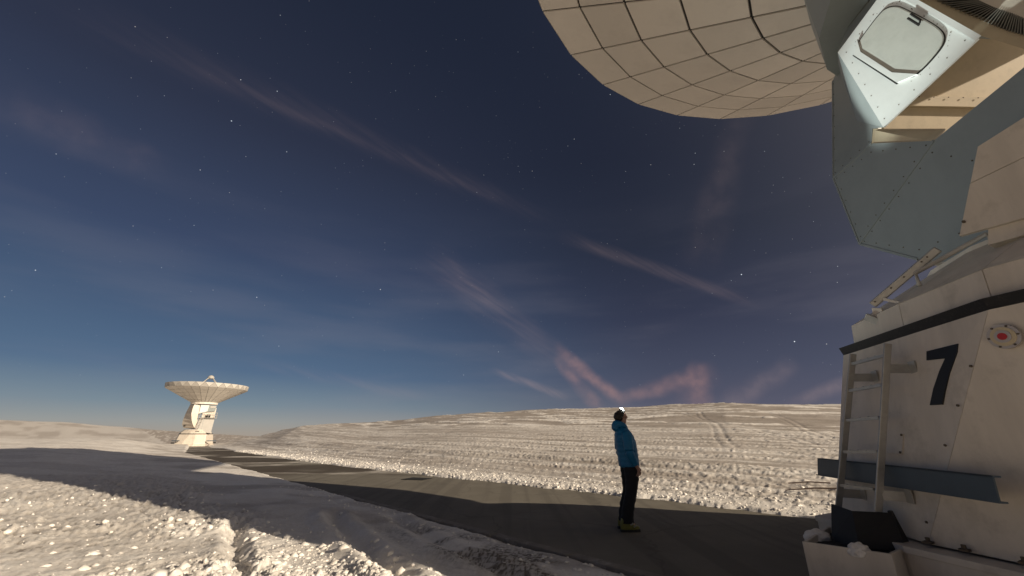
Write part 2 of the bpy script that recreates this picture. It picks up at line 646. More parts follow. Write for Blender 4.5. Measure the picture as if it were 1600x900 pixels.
        line = 21 + 8 * (fbm(s * 0.06, s * 0 + 4, 46, 3) - 0.5) * 2 - 0.11 * s
        crust = sm((dr - line + (fbm(s * 0.15, dr * 0.3, 47, 4) - 0.5) * 14) / 6.0) * np.where(on_right, 1, 0)
        rowf = fbm(dr * 4.2 + (fbm(s * 0.2, dr * 0.4, 52, 2) - 0.5) * 2.5, s * 0.11, 53, 3) - 0.5
        zr_d = row * 0.13 * sm(dr / 2) + rowf * 0.035 * sm(dr / 1.0) + (0.034 * np.clip(1 - e1 * 1.2, 0, 1) * (g1 > 0.45) * g1 + 0.014 * np.clip(1 - e2 * 1.25, 0, 1)) * (0.12 + 1.2 * band)
        zr_d *= (1 - 0.88 * crust)
        # herringbone of the snow-groomer belt
        belt = sm((fbm(dr * 0.45 + 7, s * 0.02, 48, 2) - 0.50) / 0.10)
        zr_d += 0.005 * np.sin(2 * math.pi * (s * 2.2 + 1.3 * np.abs(((dr * 0.8) % 1.0) - 0.5) * 2)) * belt * (1 - crust) * sm(dr / 1.5) * near
        wind = fbm(s * 0.16 + dr * 0.05, dr * 0.8, 49, 5)
        zr_d += crust * ((wind - 0.5) * 0.16 + sm((wind - 0.60) / 0.10) * 0.07)
        zr_d += (fbm(s * 0.05, w * 0.08, 50, 4) - 0.5) * 0.9 * sm((dr - 8) / 30.0)
        # ski tracks up the slope
        for (ax, ay, bx, by) in ((11.0, 19.0, 22, 52), (13.5, 19.5, 23.5, 52), (17, 20, 31, 54)):
            ll = math.hypot(bx - ax, by - ay)
            tx, ty = (bx - ax) / ll, (by - ay) / ll
            aa = (x - ax) * tx + (y - ay) * ty
            cc = (x - ax) * -ty + (y - ay) * tx + 0.8 * np.sin(aa * 0.16 + ax) + 0.0 * aa
            zr_d += -0.028 * np.exp(-(cc / 0.14) ** 2) * sm(aa / 2) * sm((ll - aa) / 3)
            zr_d += -0.020 * np.exp(-((cc - 0.55) / 0.13) ** 2) * sm(aa / 2) * sm((ll - aa) / 3)
        z = z + np.where(on_left, zl_d, np.where(on_right, zr_d * sm(dr / 0.35), 0))
        # bare earth: gravel beside the kerb, dirt between clods, dead grass at the right edge
        g_ = sm((fbm(x * 1.6, y * 1.6, 61, 5) - 0.36) / 0.22) * np.exp(-((dl - 0.85) / 0.50) ** 2) * np.exp(-((s - 4.4) / 1.9) ** 2)
        g_ = np.clip(g_ * 2.3, 0, 1) * (0.30 + 0.6 * sm((fbm(x * 34, y * 34, 62, 3) - 0.42) / 0.2))
        hole = (1 - sm(clod / 0.022)) * rowmix * sm((fbm(x * 1.1, y * 1.1, 63, 3) - 0.40) / 0.15) * (0.25 + 0.75 * sm((fbm(x * 6, y * 6, 67, 2) - 0.5) / 0.1)) * 0.8 * np.where(on_left, 1, 0) * (1 - sm((r - 8) / 8))
        grass = np.exp(-((dr - 1.35 - 0.3 * np.sin(s * 0.8)) / 0.30) ** 2) * sm((6.5 - s) / 4.0) * sm((fbm(s * 1.6, w * 2.5, 64, 4) - 0.40) / 0.12) * np.where(on_right, 1, 0)
        scrape = sm((fbm(dr * 1.8, s * 0.25, 65, 4) - 0.52) / 0.1) * band * 0.30 * np.where(on_right, 1, 0) * (1 - crust) * sm((fbm(s * 1.3, w * 3, 66, 3) - 0.4) / 0.2)
        dirt = np.clip(np.where(on_left, g_ + hole, grass * 0.9 + scrape), 0, 1)
        churn = np.clip(0.80 - 0.40 * band + 0.6 * row - 1.6 * rowf + 0.9 * (fbm(s * 0.9, dr * 5, 54, 3) - 0.5), 0, 0.9) * sm(dr / 3)
        lc = 0.62 * rowmix * (1 - sm(clod / 0.03)) * (1 - sm((r - 12) / 10)) * (0.4 + 0.6 * patch) + 0.62 * sm((fbm(x * 0.5, y * 0.7, 29, 6) - 0.42) / 0.2) * (1 - 0.6 * rowmix) + 0.25 * (fbm(x * 14, y * 14, 30, 2) - 0.4)
        crust = np.where(on_left, np.clip(lc, 0, 0.75), np.where(on_right, np.maximum(crust * (1 - sm((wind - 0.585) / 0.05)), churn * (1 - crust)), 0))
    z = z * (1 - fk) + np.where(fk > 0, np.where(on_right & (te > 0.0), np.minimum(z, zf + 2), zf), 0) * fk
    crust = np.maximum(crust, 0.75 * fk * (0.5 + 0.5 * sm((fbm(az * 0.8, np.log(r + 1) * 9, 71, 4) - 0.42) / 0.2)))
    return z, dirt, crust


def build_terrain():
    azs = np.concatenate([np.linspace(-180, -58, 50, endpoint=False), np.linspace(-58, 58, 900, endpoint=False), np.linspace(58, 180, 50, endpoint=False)])
    rr = list(np.linspace(0.3, 2.0, 10))
    dep = np.linspace(math.atan(1.5 / 2.15), math.atan(1.5 / 13.0), 330)
    rr += list(1.5 / np.tan(dep))
    rr += list(np.geomspace(13.2, 115, 270))
    rr += list(np.geomspace(119, 6000, 80))
    rr = np.array(rr)
    A, R = np.meshgrid(np.radians(azs), rr)
    X, Y = np.sin(A) * R, np.cos(A) * R
    Z, dirt, crust = terrain(X.ravel(), Y.ravel())
    nr, na = len(rr), len(azs)
    nv = nr * na
    co = np.empty((nv + 1, 3), np.float32)
    co[:nv, 0], co[:nv, 1], co[:nv, 2] = X.ravel(), Y.ravel(), Z
    co[nv] = (0, 0, Z[:na].mean())
    i = np.arange(nr - 1)[:, None] * na
    j = np.arange(na)[None, :]
    j2 = (j + 1) % na
    quads = np.stack([i + j, i + na + j, i + na + j2, i + j2], -1).reshape(-1, 4)
    tris = np.stack([np.arange(na), (np.arange(na) + 1) % na, np.full(na, nv)], -1)
    loops = np.concatenate([quads.ravel(), tris.ravel()]).astype(np.int32)
    nq = len(quads)
    starts = np.concatenate([np.arange(nq) * 4, nq * 4 + np.arange(na) * 3]).astype(np.int32)
    tot = np.concatenate([np.full(nq, 4), np.full(na, 3)]).astype(np.int32)
    me = bpy.data.meshes.new('snow_ground')
    me.vertices.add(nv + 1)
    me.vertices.foreach_set('co', co.ravel())
    me.loops.add(len(loops))
    me.loops.foreach_set('vertex_index', loops)
    me.polygons.add(len(starts))
    me.polygons.foreach_set('loop_start', starts)
    me.polygons.foreach_set('loop_total', tot)
    me.polygons.foreach_set('use_smooth', np.ones(len(starts), dtype=bool))
    me.update(calc_edges=True)
    me.validate()
    at = me.color_attributes.new('mask', 'FLOAT_COLOR', 'POINT')
    c = np.zeros((nv + 1, 4), np.float32)
    c[:nv, 0], c[:nv, 1] = dirt, crust
    c[:, 3] = 1
    at.data.foreach_set('color', c.ravel())
    return me


def snow_material():
    m = bpy.data.materials.new('snow')
    m.use_nodes = True
    t = m.node_tree
    N, L = t.nodes.new, t.links.new
    b = t.nodes['Principled BSDF']
    b.inputs['Roughness'].default_value = 0.62
    b.inputs['Specular IOR Level'].default_value = 0.3
    co = N('ShaderNodeTexCoord')
    at = N('ShaderNodeAttribute')
    at.attribute_name = 'mask'
    sp = N('ShaderNodeSeparateColor')
    L(at.outputs['Color'], sp.inputs[0])

    def noise(scale, detail=5, rough=0.6):
        n = N('ShaderNodeTexNoise')
        n.inputs['Scale'].default_value = scale
        n.inputs['Detail'].default_value = detail
        n.inputs['Roughness'].default_value = rough
        L(co.outputs['Object'], n.inputs['Vector'])
        return n.outputs[0]

    def ramp(x, a, ca, b_, cb):
        r = N('ShaderNodeValToRGB')
        r.color_ramp.elements[0].position = a
        r.color_ramp.elements[0].color = (*ca, 1)
        r.color_ramp.elements[1].position = b_
        r.color_ramp.elements[1].color = (*cb, 1)
        L(x, r.inputs[0])
        return r.outputs[0]

    def mix(f, a, c):
        x = N('ShaderNodeMix')
        x.data_type = 'RGBA'
        L(f, x.inputs[0])
        L(a, x.inputs[6])
        L(c, x.inputs[7])
        return x.outputs[2]

    clean = ramp(noise(1.7), 0.35, (0.75, 0.695, 0.62), 0.68, (0.87, 0.84, 0.785))
    fine = ramp(noise(24), 0.35, (0.70, 0.65, 0.58), 0.62, (0.88, 0.85, 0.81))
    mm = N('ShaderNodeMix')
    mm.data_type = 'RGBA'
    mm.inputs[0].default_value = 0.45
    L(clean, mm.inputs[6])
    L(fine, mm.inputs[7])
    crust = ramp(noise(0.35, 8), 0.38, (0.34, 0.295, 0.25), 0.66, (0.46, 0.41, 0.36))
    soil = ramp(noise(38, 4), 0.38, (0.045, 0.035, 0.022), 0.66, (0.17, 0.125, 0.075))
    c1 = mix(sp.outputs[1], mm.outputs[2], crust)
    c2 = mix(sp.outputs[0], c1, soil)
    L(c2, b.inputs['Base Color'])
    bp = N('ShaderNodeBump')
    bp.inputs['Strength'].default_value = 0.55
    bp.inputs['Distance'].default_value = 0.018
    ad = N('ShaderNodeMath')
    ad.operation = 'ADD'
    L(noise(42, 5, 0.7), ad.inputs[0])
    L(noise(9, 4), ad.inputs[1])
    L(ad.outputs[0], bp.inputs['Height'])
    L(bp.outputs[0], b.inputs['Normal'])
    return m


SNOW = snow_material()
ground_me = build_terrain()
ground_me.materials.append(SNOW)
ground = tag(new_obj('snow_ground', ground_me), kind='structure')


# ------------------------------------------------------------------ service road (concrete apron the telescopes travel on)
def road_material():
    m = bpy.data.materials.new('worn concrete')
    m.use_nodes = True
    t = m.node_tree
    N, L = t.nodes.new, t.links.new
    b = t.nodes['Principled BSDF']
    co = N('ShaderNodeTexCoord')

    def noise(scale, detail=6, rough=0.6, mp_=None):
        n = N('ShaderNodeTexNoise')
        n.inputs['Scale'].default_value = scale
        n.inputs['Detail'].default_value = detail
        n.inputs['Roughness'].default_value = rough
        if mp_:
            q = N('ShaderNodeMapping')
            q.inputs['Rotation'].default_value = (0, 0, mp_[0])
            q.inputs['Scale'].default_value = mp_[1]
            L(co.outputs['Object'], q.inputs[0])
            L(q.outputs[0], n.inputs['Vector'])
        else:
            L(co.outputs['Object'], n.inputs['Vector'])
        return n.outputs[0]

    def rng(x, a, c, lo=0.0, hi=1.0):
        r = N('ShaderNodeMapRange')
        r.interpolation_type = 'SMOOTHSTEP'
        L(x, r.inputs[0])
        r.inputs[1].default_value = a
        r.inputs[2].default_value = c
        r.inputs[3].default_value = lo
        r.inputs[4].default_value = hi
        return r.outputs[0]

    def mul(a, c):
        x = N('ShaderNodeMath')
        x.operation = 'MULTIPLY'
        L(a, x.inputs[0])
        L(c, x.inputs[1])
        return x.outputs[0]

    def mix(f, a, col):
        x = N('ShaderNodeMix')
        x.data_type = 'RGBA'
        L(f, x.inputs[0])
        L(a, x.inputs[6])
        x.inputs[7].default_value = (*col, 1)
        return x.outputs[2]

    r = N('ShaderNodeValToRGB')
    r.color_ramp.elements[0].position = 0.3
    r.color_ramp.elements[0].color = (0.148, 0.134, 0.107, 1)
    r.color_ramp.elements[1].position = 0.7
    r.color_ramp.elements[1].color = (0.195, 0.178, 0.147, 1)
    L(noise(0.9, 8, 0.65), r.inputs[0])
    col = r.outputs[0]
    sp = N('ShaderNodeSeparateXYZ')
    L(co.outputs['Object'], sp.inputs[0])
    # wet and tarred stretch further along, dusted by drifted snow
    far = rng(sp.outputs[1], 15.5, 18.5)
    tar = mul(far, rng(noise(0.11, 6, 0.55, (rad(20), (0.8, 1.0, 1))), 0.40, 0.47))
    col = mix(tar, col, (0.075, 0.06, 0.045))
    drift = mul(far, rng(noise(0.17, 8, 0.62, (rad(20), (0.6, 1.5, 1))), 0.50, 0.60, 0, 0.9))
    col = mix(drift, col, (0.62, 0.58, 0.52))
    speck = rng(noise(3.5, 8, 0.78), 0.66, 0.74, 0, 0.7)
    col = mix(speck, col, (0.55, 0.52, 0.48))
    vo = N('ShaderNodeTexVoronoi')
    vo.feature = 'DISTANCE_TO_EDGE'
    vo.inputs['Scale'].default_value = 0.33
    wv_ = N('ShaderNodeVectorMath')
    wv_.operation = 'ADD'
    wn_ = N('ShaderNodeTexNoise')
    wn_.inputs['Scale'].default_value = 1.3
    wn_.inputs['Detail'].default_value = 5
    L(co.outputs['Object'], wn_.inputs['Vector'])
    L(co.outputs['Object'], wv_.inputs[0])
    L(wn_.outputs['Color'], wv_.inputs[1])
    L(wv_.outputs[0], vo.inputs['Vector'])
    col = mix(rng(vo.outputs['Distance'], 0.010, 0.003, 0, 0.3), col, (0.05, 0.045, 0.038))
    tyre = rng(noise(1.1, 4, 0.5, (rad(43.6), (2.6, 0.07, 1))), 0.48, 0.62, 0, 0.45)
    col = mix(tyre, col, (0.105, 0.094, 0.078))
    edge = rng(noise(1.6, 6, 0.7), 0.55, 0.75, 0, 0.35)
    col = mix(edge, col, (0.12, 0.11, 0.095))
    L(col, b.inputs['Base Color'])
    b.inputs['Roughness'].default_value = 0.8
    b.inputs['Specular IOR Level'].default_value = 0.25
    bp = N('ShaderNodeBump')
    bp.inputs['Strength'].default_value = 0.35
    bp.inputs['Distance'].default_value = 0.006
    L(noise(70, 4, 0.7), bp.inputs['Height'])
    L(bp.outputs[0], b.inputs['Normal'])
    return m


def build_road():
    ss = np.concatenate([np.linspace(-18, 45, 40), np.linspace(48, 125, 40)])
    vs, fs = [], []
    k = 6
    for s in ss:
        a = float(w_left(np.array(s))) - 0.6
        b = float(w_right(np.array(s))) + 0.6
        for q in range(k):
            w = a + (b - a) * q / (k - 1)
            vs.append((s * UX + w * NX, s * UY + w * NY, float(road_z(np.array(s)))))
    for i in range(len(ss) - 1):
        for q in range(k - 1):
            fs.append((i * k + q, i * k + q + 1, (i + 1) * k + q + 1, (i + 1) * k + q))
    return mesh('service_road', vs, fs, road_material())


road = tag(build_road(), kind='structure')


def sw(s, w, z=0.0):
    return Vector((s * UX + w * NX, s * UY + w * NY, z))


KERBM = mat('kerb concrete', (0.20, 0.18, 0.155), 0.85, var=0.2, vscale=5, bump=0.4, bscale=30, dirt=(0.5, 0.48, 0.45), dirt_amt=0.6, dscale=4)
for i in range(9):
    s0 = -2.2 + i * 1.5
    kb = MB().prism([sw(s0, 4.58, -0.05), sw(s0 + 1.485, 4.595, -0.05), sw(s0 + 1.485, 4.76, -0.05), sw(s0, 4.745, -0.05)], (0, 0, 0.105)).build('kerb', KERBM)
    bevel(kb, 0.015)
    tag(kb, kind='structure')

dc = MB().prism([(-3.85, 15.25, 0.004), (-3.05, 15.05, 0.004), (-2.85, 15.65, 0.004), (-3.60, 15.95, 0.004)], (0, 0, 0.012)).build('drain_cover', mat('dark iron', (0.012, 0.011, 0.010), 0.85, var=0.3, vscale=14))
tag(dc, 'dark square iron drain cover set in the sunlit part of the concrete road', 'drain cover')


# loose snow clods
def ico(sub=1):
    bm = bmesh.new()
    bmesh.ops.create_icosphere(bm, subdivisions=sub + 1, radius=1.0)
    v = np.array([q.co[:] for q in bm.verts])
    f = np.array([[l.index for l in q.verts] for q in bm.faces])
    bm.free()
    return v, f


def clods(name, xs, ys, rs, seed, label=None, sub=1):
    rng = np.random.default_rng(seed)
    v, f = ico(sub)
    if sub == 0:
        v = v / np.linalg.norm(v, axis=1, keepdims=True)
    n = len(xs)
    z, _, _ = terrain(np.array(xs), np.array(ys))
    sq = rng.uniform(0.55, 1.0, (n, 1, 3)) * np.array([1, 1, 0.8])
    jit = 1 + rng.normal(0, 0.16, (n, len(v), 1))
    ang = rng.uniform(0, 6.28, n)
    P = v[None] * sq * jit * np.asarray(rs)[:, None, None]
    ca, sa = np.cos(ang)[:, None], np.sin(ang)[:, None]
    X = P[..., 0] * ca - P[..., 1] * sa + np.asarray(xs)[:, None]
    Y = P[..., 0] * sa + P[..., 1] * ca + np.asarray(ys)[:, None]
    Z = P[..., 2] + z[:, None] - np.asarray(rs)[:, None] * 0.22
    co = np.stack([X, Y, Z], -1).reshape(-1, 3).astype(np.float32)
    F = (f[None] + (np.arange(n) * len(v))[:, None, None]).reshape(-1, 3).astype(np.int32)
    me = bpy.data.meshes.new(name)
    me.vertices.add(len(co))
    me.vertices.foreach_set('co', co.ravel())
    me.loops.add(F.size)
    me.loops.foreach_set('vertex_index', F.ravel())
    me.polygons.add(len(F))
    me.polygons.foreach_set('loop_start', (np.arange(len(F)) * 3).astype(np.int32))
    me.polygons.foreach_set('loop_total', np.full(len(F), 3, np.int32))
    me.polygons.foreach_set('use_smooth', np.ones(len(F), dtype=bool))
    me.update(calc_edges=True)
    me.materials.append(SNOW)
    o = new_obj(name, me)
    return tag(o, label, 'snow', kind='stuff')


rg = np.random.default_rng(5)
# left foreground
n = 24000
rr_ = 1.5 / np.tan(rg.uniform(math.atan(1.5 / 15), math.atan(1.5 / 2.6), n))
aa_ = np.radians(rg.uniform(-55, -8, n))
cx, cy = np.sin(aa_) * rr_, np.cos(aa_) * rr_
cs, cw = cx * UX + cy * UY, cx * NX + cy * NY
keep = (cw < 2.6 + rg.normal(0, 0.4, n)) & (fbm(cx * 0.55, cy * 0.55, 21, 3) + rg.normal(0, 0.14, n) > 0.40) & (rg.uniform(0, 1, n) < np.clip(1.5 - rr_ / 11.0, 0.35, 1))
cr = np.clip(rg.lognormal(-4.3, 0.8, n), 0.006, 0.085)
clods('loose_snow_clods', cx[keep], cy[keep], cr[keep], 3, 'loose white snow clods scattered over the trampled left foreground', 0)
# along the right-hand road edge and up the churned rows
n = 9000
cs = rg.uniform(-3, 45, n) ** 1.0
dd = np.abs(rg.exponential(1.1, n)) + 0.02
cw = w_right(cs) + dd
cx, cy = cs * UX + cw * NX, cs * UY + cw * NY
cr = np.clip(rg.lognormal(-4.1, 0.75, n), 0.008, 0.085)
clods('ploughed_snow_lumps', cx, cy, cr, 4, 'ploughed snow lumps heaped along the far edge of the concrete road', 0)
# few crumbs left on the road and by the kerb
n = 420
cs = rg.uniform(-2, 14, n)
cw = 4.75 + rg.normal(-0.35, 0.35, n)
cx, cy = cs * UX + cw * NX, cs * UY + cw * NY
clods('kerb_snow_crumbs', cx, cy, rg.uniform(0.012, 0.045, n), 6, 'small snow crumbs along the ragged snow edge by the kerb')
# ------------------------------------------------------------------ radio telescopes
RINGS = [7.5, 6.5, 5.47, 4.38, 3.25, 2.15]


def cone_z(r):
    return 9.0 + (r - 2.45) * 0.5604


def build_dish(root, off_deg, gap, hub_z=7.85, hub_m=None):
    """whole dish, looking to the zenith, axis = local Z"""
    # dark structure behind the panel joints
    n = 60
    vs, fs = [], []
    prof = [(2.0, cone_z(2.0) + 0.05), (7.42, cone_z(7.42) + 0.05), (7.44, 12.66), (7.36, 12.70), (5.6, 11.55), (3.8, 10.62), (1.9, 10.02), (0.0, 9.80)]
    for (r, z) in prof:
        for k in range(n):
            a = 2 * math.pi * k / n
            vs.append((r * math.cos(a), r * math.sin(a), z))
    np_ = len(prof)
    for i in range(np_ - 1):
        for k in range(n):
            fs.append((i * n + k, i * n + (k + 1) % n, (i + 1) * n + (k + 1) % n, (i + 1) * n + k))
    dish = mesh('dish', vs, fs, DARK, root)
    dish.data.materials.append(REFL)
    for p in dish.data.polygons:
        if p.index // n >= 2:
            p.material_index = 1
    # underside panels
    step = rad(12)
    for i in range(5):
        ro, ri = RINGS[i], RINGS[i + 1]
        g = gap / 2
        me = None
        for k in range(30):
            if me is None:
                ho, hi = step / 2 - g / ro, step / 2 - g / ri
                pts = []
                for (r, h) in ((ro - g, ho), (ri + g, hi)):
                    for sgn in (-1, 1):
                        pts.append((r * math.cos(sgn * h), r * math.sin(sgn * h), cone_z(r)))
                pts = [pts[0], pts[1], pts[3], pts[2]]
                o = plate('panel', pts, PANEL, dish, 0.035, (0.3, 0, -1))
                me = o.data
            else:
                o = new_obj('panel', me, dish)
            o.rotation_euler = (0, 0, rad(off_deg) + step * (k + 0.5))
    # rim: triangular skirt panels, facet shading painted as alternating lit and shaded tones
    zl, zt = cone_z(7.5), 12.72
    ms = [None, None]
    for k in range(30):
        for q in range(2):
            if ms[q] is None:
                a = step / 2 - 0.006
                if q == 0:
                    tri = [(7.49 * math.cos(-a), 7.49 * math.sin(-a), zl), (7.49 * math.cos(a), 7.49 * math.sin(a), zl), (7.60, 0, zt)]
                    outv = (1, 0, 0)
                else:
                    tri = [(7.60 * math.cos(-a), 7.60 * math.sin(-a), zt), (7.60 * math.cos(a), 7.60 * math.sin(a), zt), (7.49, 0, zl)]
                    outv = (1, 0, 0)
                o = plate('rim_panel', tri, RIM_LIT if q else RIM_SHADED, dish, 0.03, outv)
                ms[q] = o.data
            else:
                o = new_obj('rim_panel', ms[q], dish)
            o.rotation_euler = (0, 0, rad(off_deg) + step * (k + 0.5 * (1 - q)))
    # hub ring under the dish
    m = MB()
    m.prism([(2.47 * math.cos(rad(a)), 2.47 * math.sin(rad(a)), hub_z) for a in range(0, 360, 20)], (0, 0, 9.13 - hub_z))
    m.build('hub', hub_m or GREY, root)
    # subreflector on its four legs
    for k in range(4):
        a = rad(45 + 90 * k)
        MB().tube([(4.3 * math.cos(a), 4.3 * math.sin(a), 10.8), (0.5 * math.cos(a), 0.5 * math.sin(a), 14.35)], 0.085, 8).build('support_leg', PAINT_W, root)
    vs, fs = [], []
    prof = [(0.0, 14.05), (0.42, 14.12), (0.66, 14.34), (0.62, 14.55), (0.36, 14.85), (0.0, 14.95)]
    for (r, z) in prof:
        for k in range(16):
            vs.append((r * math.cos(k * math.pi / 8), r * math.sin(k * math.pi / 8), z))
    for i in range(len(prof) - 1):
        for k in range(16):
            fs.append((i * 16 + k, i * 16 + (k + 1) % 16, (i + 1) * 16 + (k + 1) % 16, (i + 1) * 16 + k))
    mesh('subreflector', vs, fs, PAINT_W, root, True)
    return dish


TOPC = [(1.85, -2.82), (3.12, -1.13), (3.317, -0.20), (2.10, 1.70), (-1.60, 2.95), (-2.95, 1.60), (-2.95, -1.60), (-1.30, -3.05)]
BOTC = [(2.05, -3.29), (2.83, -2.14), (3.24, -0.20), (2.6, 1.8), (-2.3, 3.35), (-3.35, 2.3), (-3.35, -2.3), (-2.0, -3.45)]
ZB, ZT = 0.55, 2.48


def V(p):
    return Vector(p)


def top_radius(ang):
    """distance from the axis to the pedestal's top edge in a direction"""
    d = Vector((math.cos(ang), math.sin(ang)))
    best = 9.0
    for i in range(8):
        a, b = Vector(TOPC[i]), Vector(TOPC[(i + 1) % 8])
        e = b - a
        den = d.x * e.y - d.y * e.x
        if abs(den) < 1e-6:
            continue
        t = (a.x * e.y - a.y * e.x) / den
        u = (a.x * d.y - a.y * d.x) / den
        if t > 0 and -1e-6 <= u <= 1.000001:
            best = min(best, t)
    return best


def build_base(root, detail, band=0.07):
    """octagonal pedestal, black band, collar and sloped cover"""
    for i in range(8):
        j = (i + 1) % 8
        q = [(*BOTC[i], ZB), (*BOTC[j], ZB), (*TOPC[j], ZT), (*TOPC[i], ZT)]
        outv = ((BOTC[i][0] + BOTC[j][0]), (BOTC[i][1] + BOTC[j][1]), 0)
        c = sum((V(p) for p in q), Vector()) / 4
        tri1 = [c + (V(p) - c) * 0.997 for p in q]
        w = plate('wall_panel', tri1, PAINT, root, 0.05, outv)
    # dark core behind the joints
    MB().add([(x * 0.975, y * 0.975, ZB - 0.02) for x, y in BOTC] + [(x * 0.97, y * 0.97, ZT - 0.01) for x, y in TOPC],
             [tuple(range(8)), tuple(range(15, 7, -1))] + [(i, (i + 1) % 8, 8 + (i + 1) % 8, 8 + i) for i in range(8)]).build('core', DARK, root)
    # foot flange and plinth
    bevel(MB().prism([(x * 1.075, y * 1.05, ZB - 0.075) for x, y in BOTC], (0, 0, 0.06)).build('foot_flange', PAINT, root), 0.008)
    MB().prism([(x * 1.07, y * 1.045, -0.25) for x, y in BOTC], (0, 0, ZB - 0.077 + 0.25)).build('plinth', PAINT, root)
    # black band, one strip for every side
    for i in range(8):
        j = (i + 1) % 8
        a, b = V((*TOPC[i], ZT)), V((*TOPC[j], ZT))
        MB().prism([a * 1.0 + V((0, 0, 0.004)), b + V((0, 0, 0.004)), b * 1.008 + V((0, 0, 0.004 + band)), a * 1.008 + V((0, 0, 0.004 + band))], -V((a.x + b.x, a.y + b.y, 0)).normalized() * 0.22).build('band_strip', BLACKP, root)
    # collar and sloped cover panels
    angs = [-20 - 18 * k for k in range(20)]
    for k in range(20):
        a, b = rad(angs[k]), rad(angs[k] - 17.85)
        Ra, Rb = min(3.24, top_radius(a) - 0.05), min(3.24, top_radius(b) - 0.05)
        R3 = 2.25

        def pt(R, an, z):
            return (R * math.cos(an), R * math.sin(an), z)
        z0 = ZT + 0.004 + band
        p = [pt(Ra, a, z0), pt(Rb, b, z0), pt(Rb - 0.03, b, 2.84), pt(Ra - 0.03, a, 2.84)]
        mid = ((p[0][0] + p[1][0]), (p[0][1] + p[1][1]), 0)
        plate('collar_panel', p, PAINT, root, 0.04, mid)
        p = [pt(Ra - 0.03, a, 2.846), pt(Rb - 0.03, b, 2.846), pt(min(R3, Rb - 0.3), b, 3.42), pt(min(R3, Ra - 0.3), a, 3.42)]
        plate('cover_panel', p, PAINT, root, 0.04, mid)
    MB().prism([(2.3 * math.cos(rad(a)), 2.3 * math.sin(rad(a)), 2.5) for a in range(0, 360, 18)], (0, 0, 0.93)).build('turntable', PAINT, root)


def rivets(root, name, quads, nrm, step, r=0.009, th=0.006, m=RUST, inset=0.07):
    mb = MB()
    for (a, b) in quads:
        a, b = V(a), V(b)
        L = (b - a).length
        k = max(2, int(L / step))
        for i in range(k + 1):
            mb.disc(a + (b - a) * (i / k), nrm, r, th, 6)
    o = mb.build(name, m, root)
    o['kind'] = 'stuff'
    return o


def inset_poly(pts, d):
    c = sum((V(p) for p in pts), Vector()) / len(pts)
    return [V(p) + (c - V(p)).normalized() * d for p in pts]


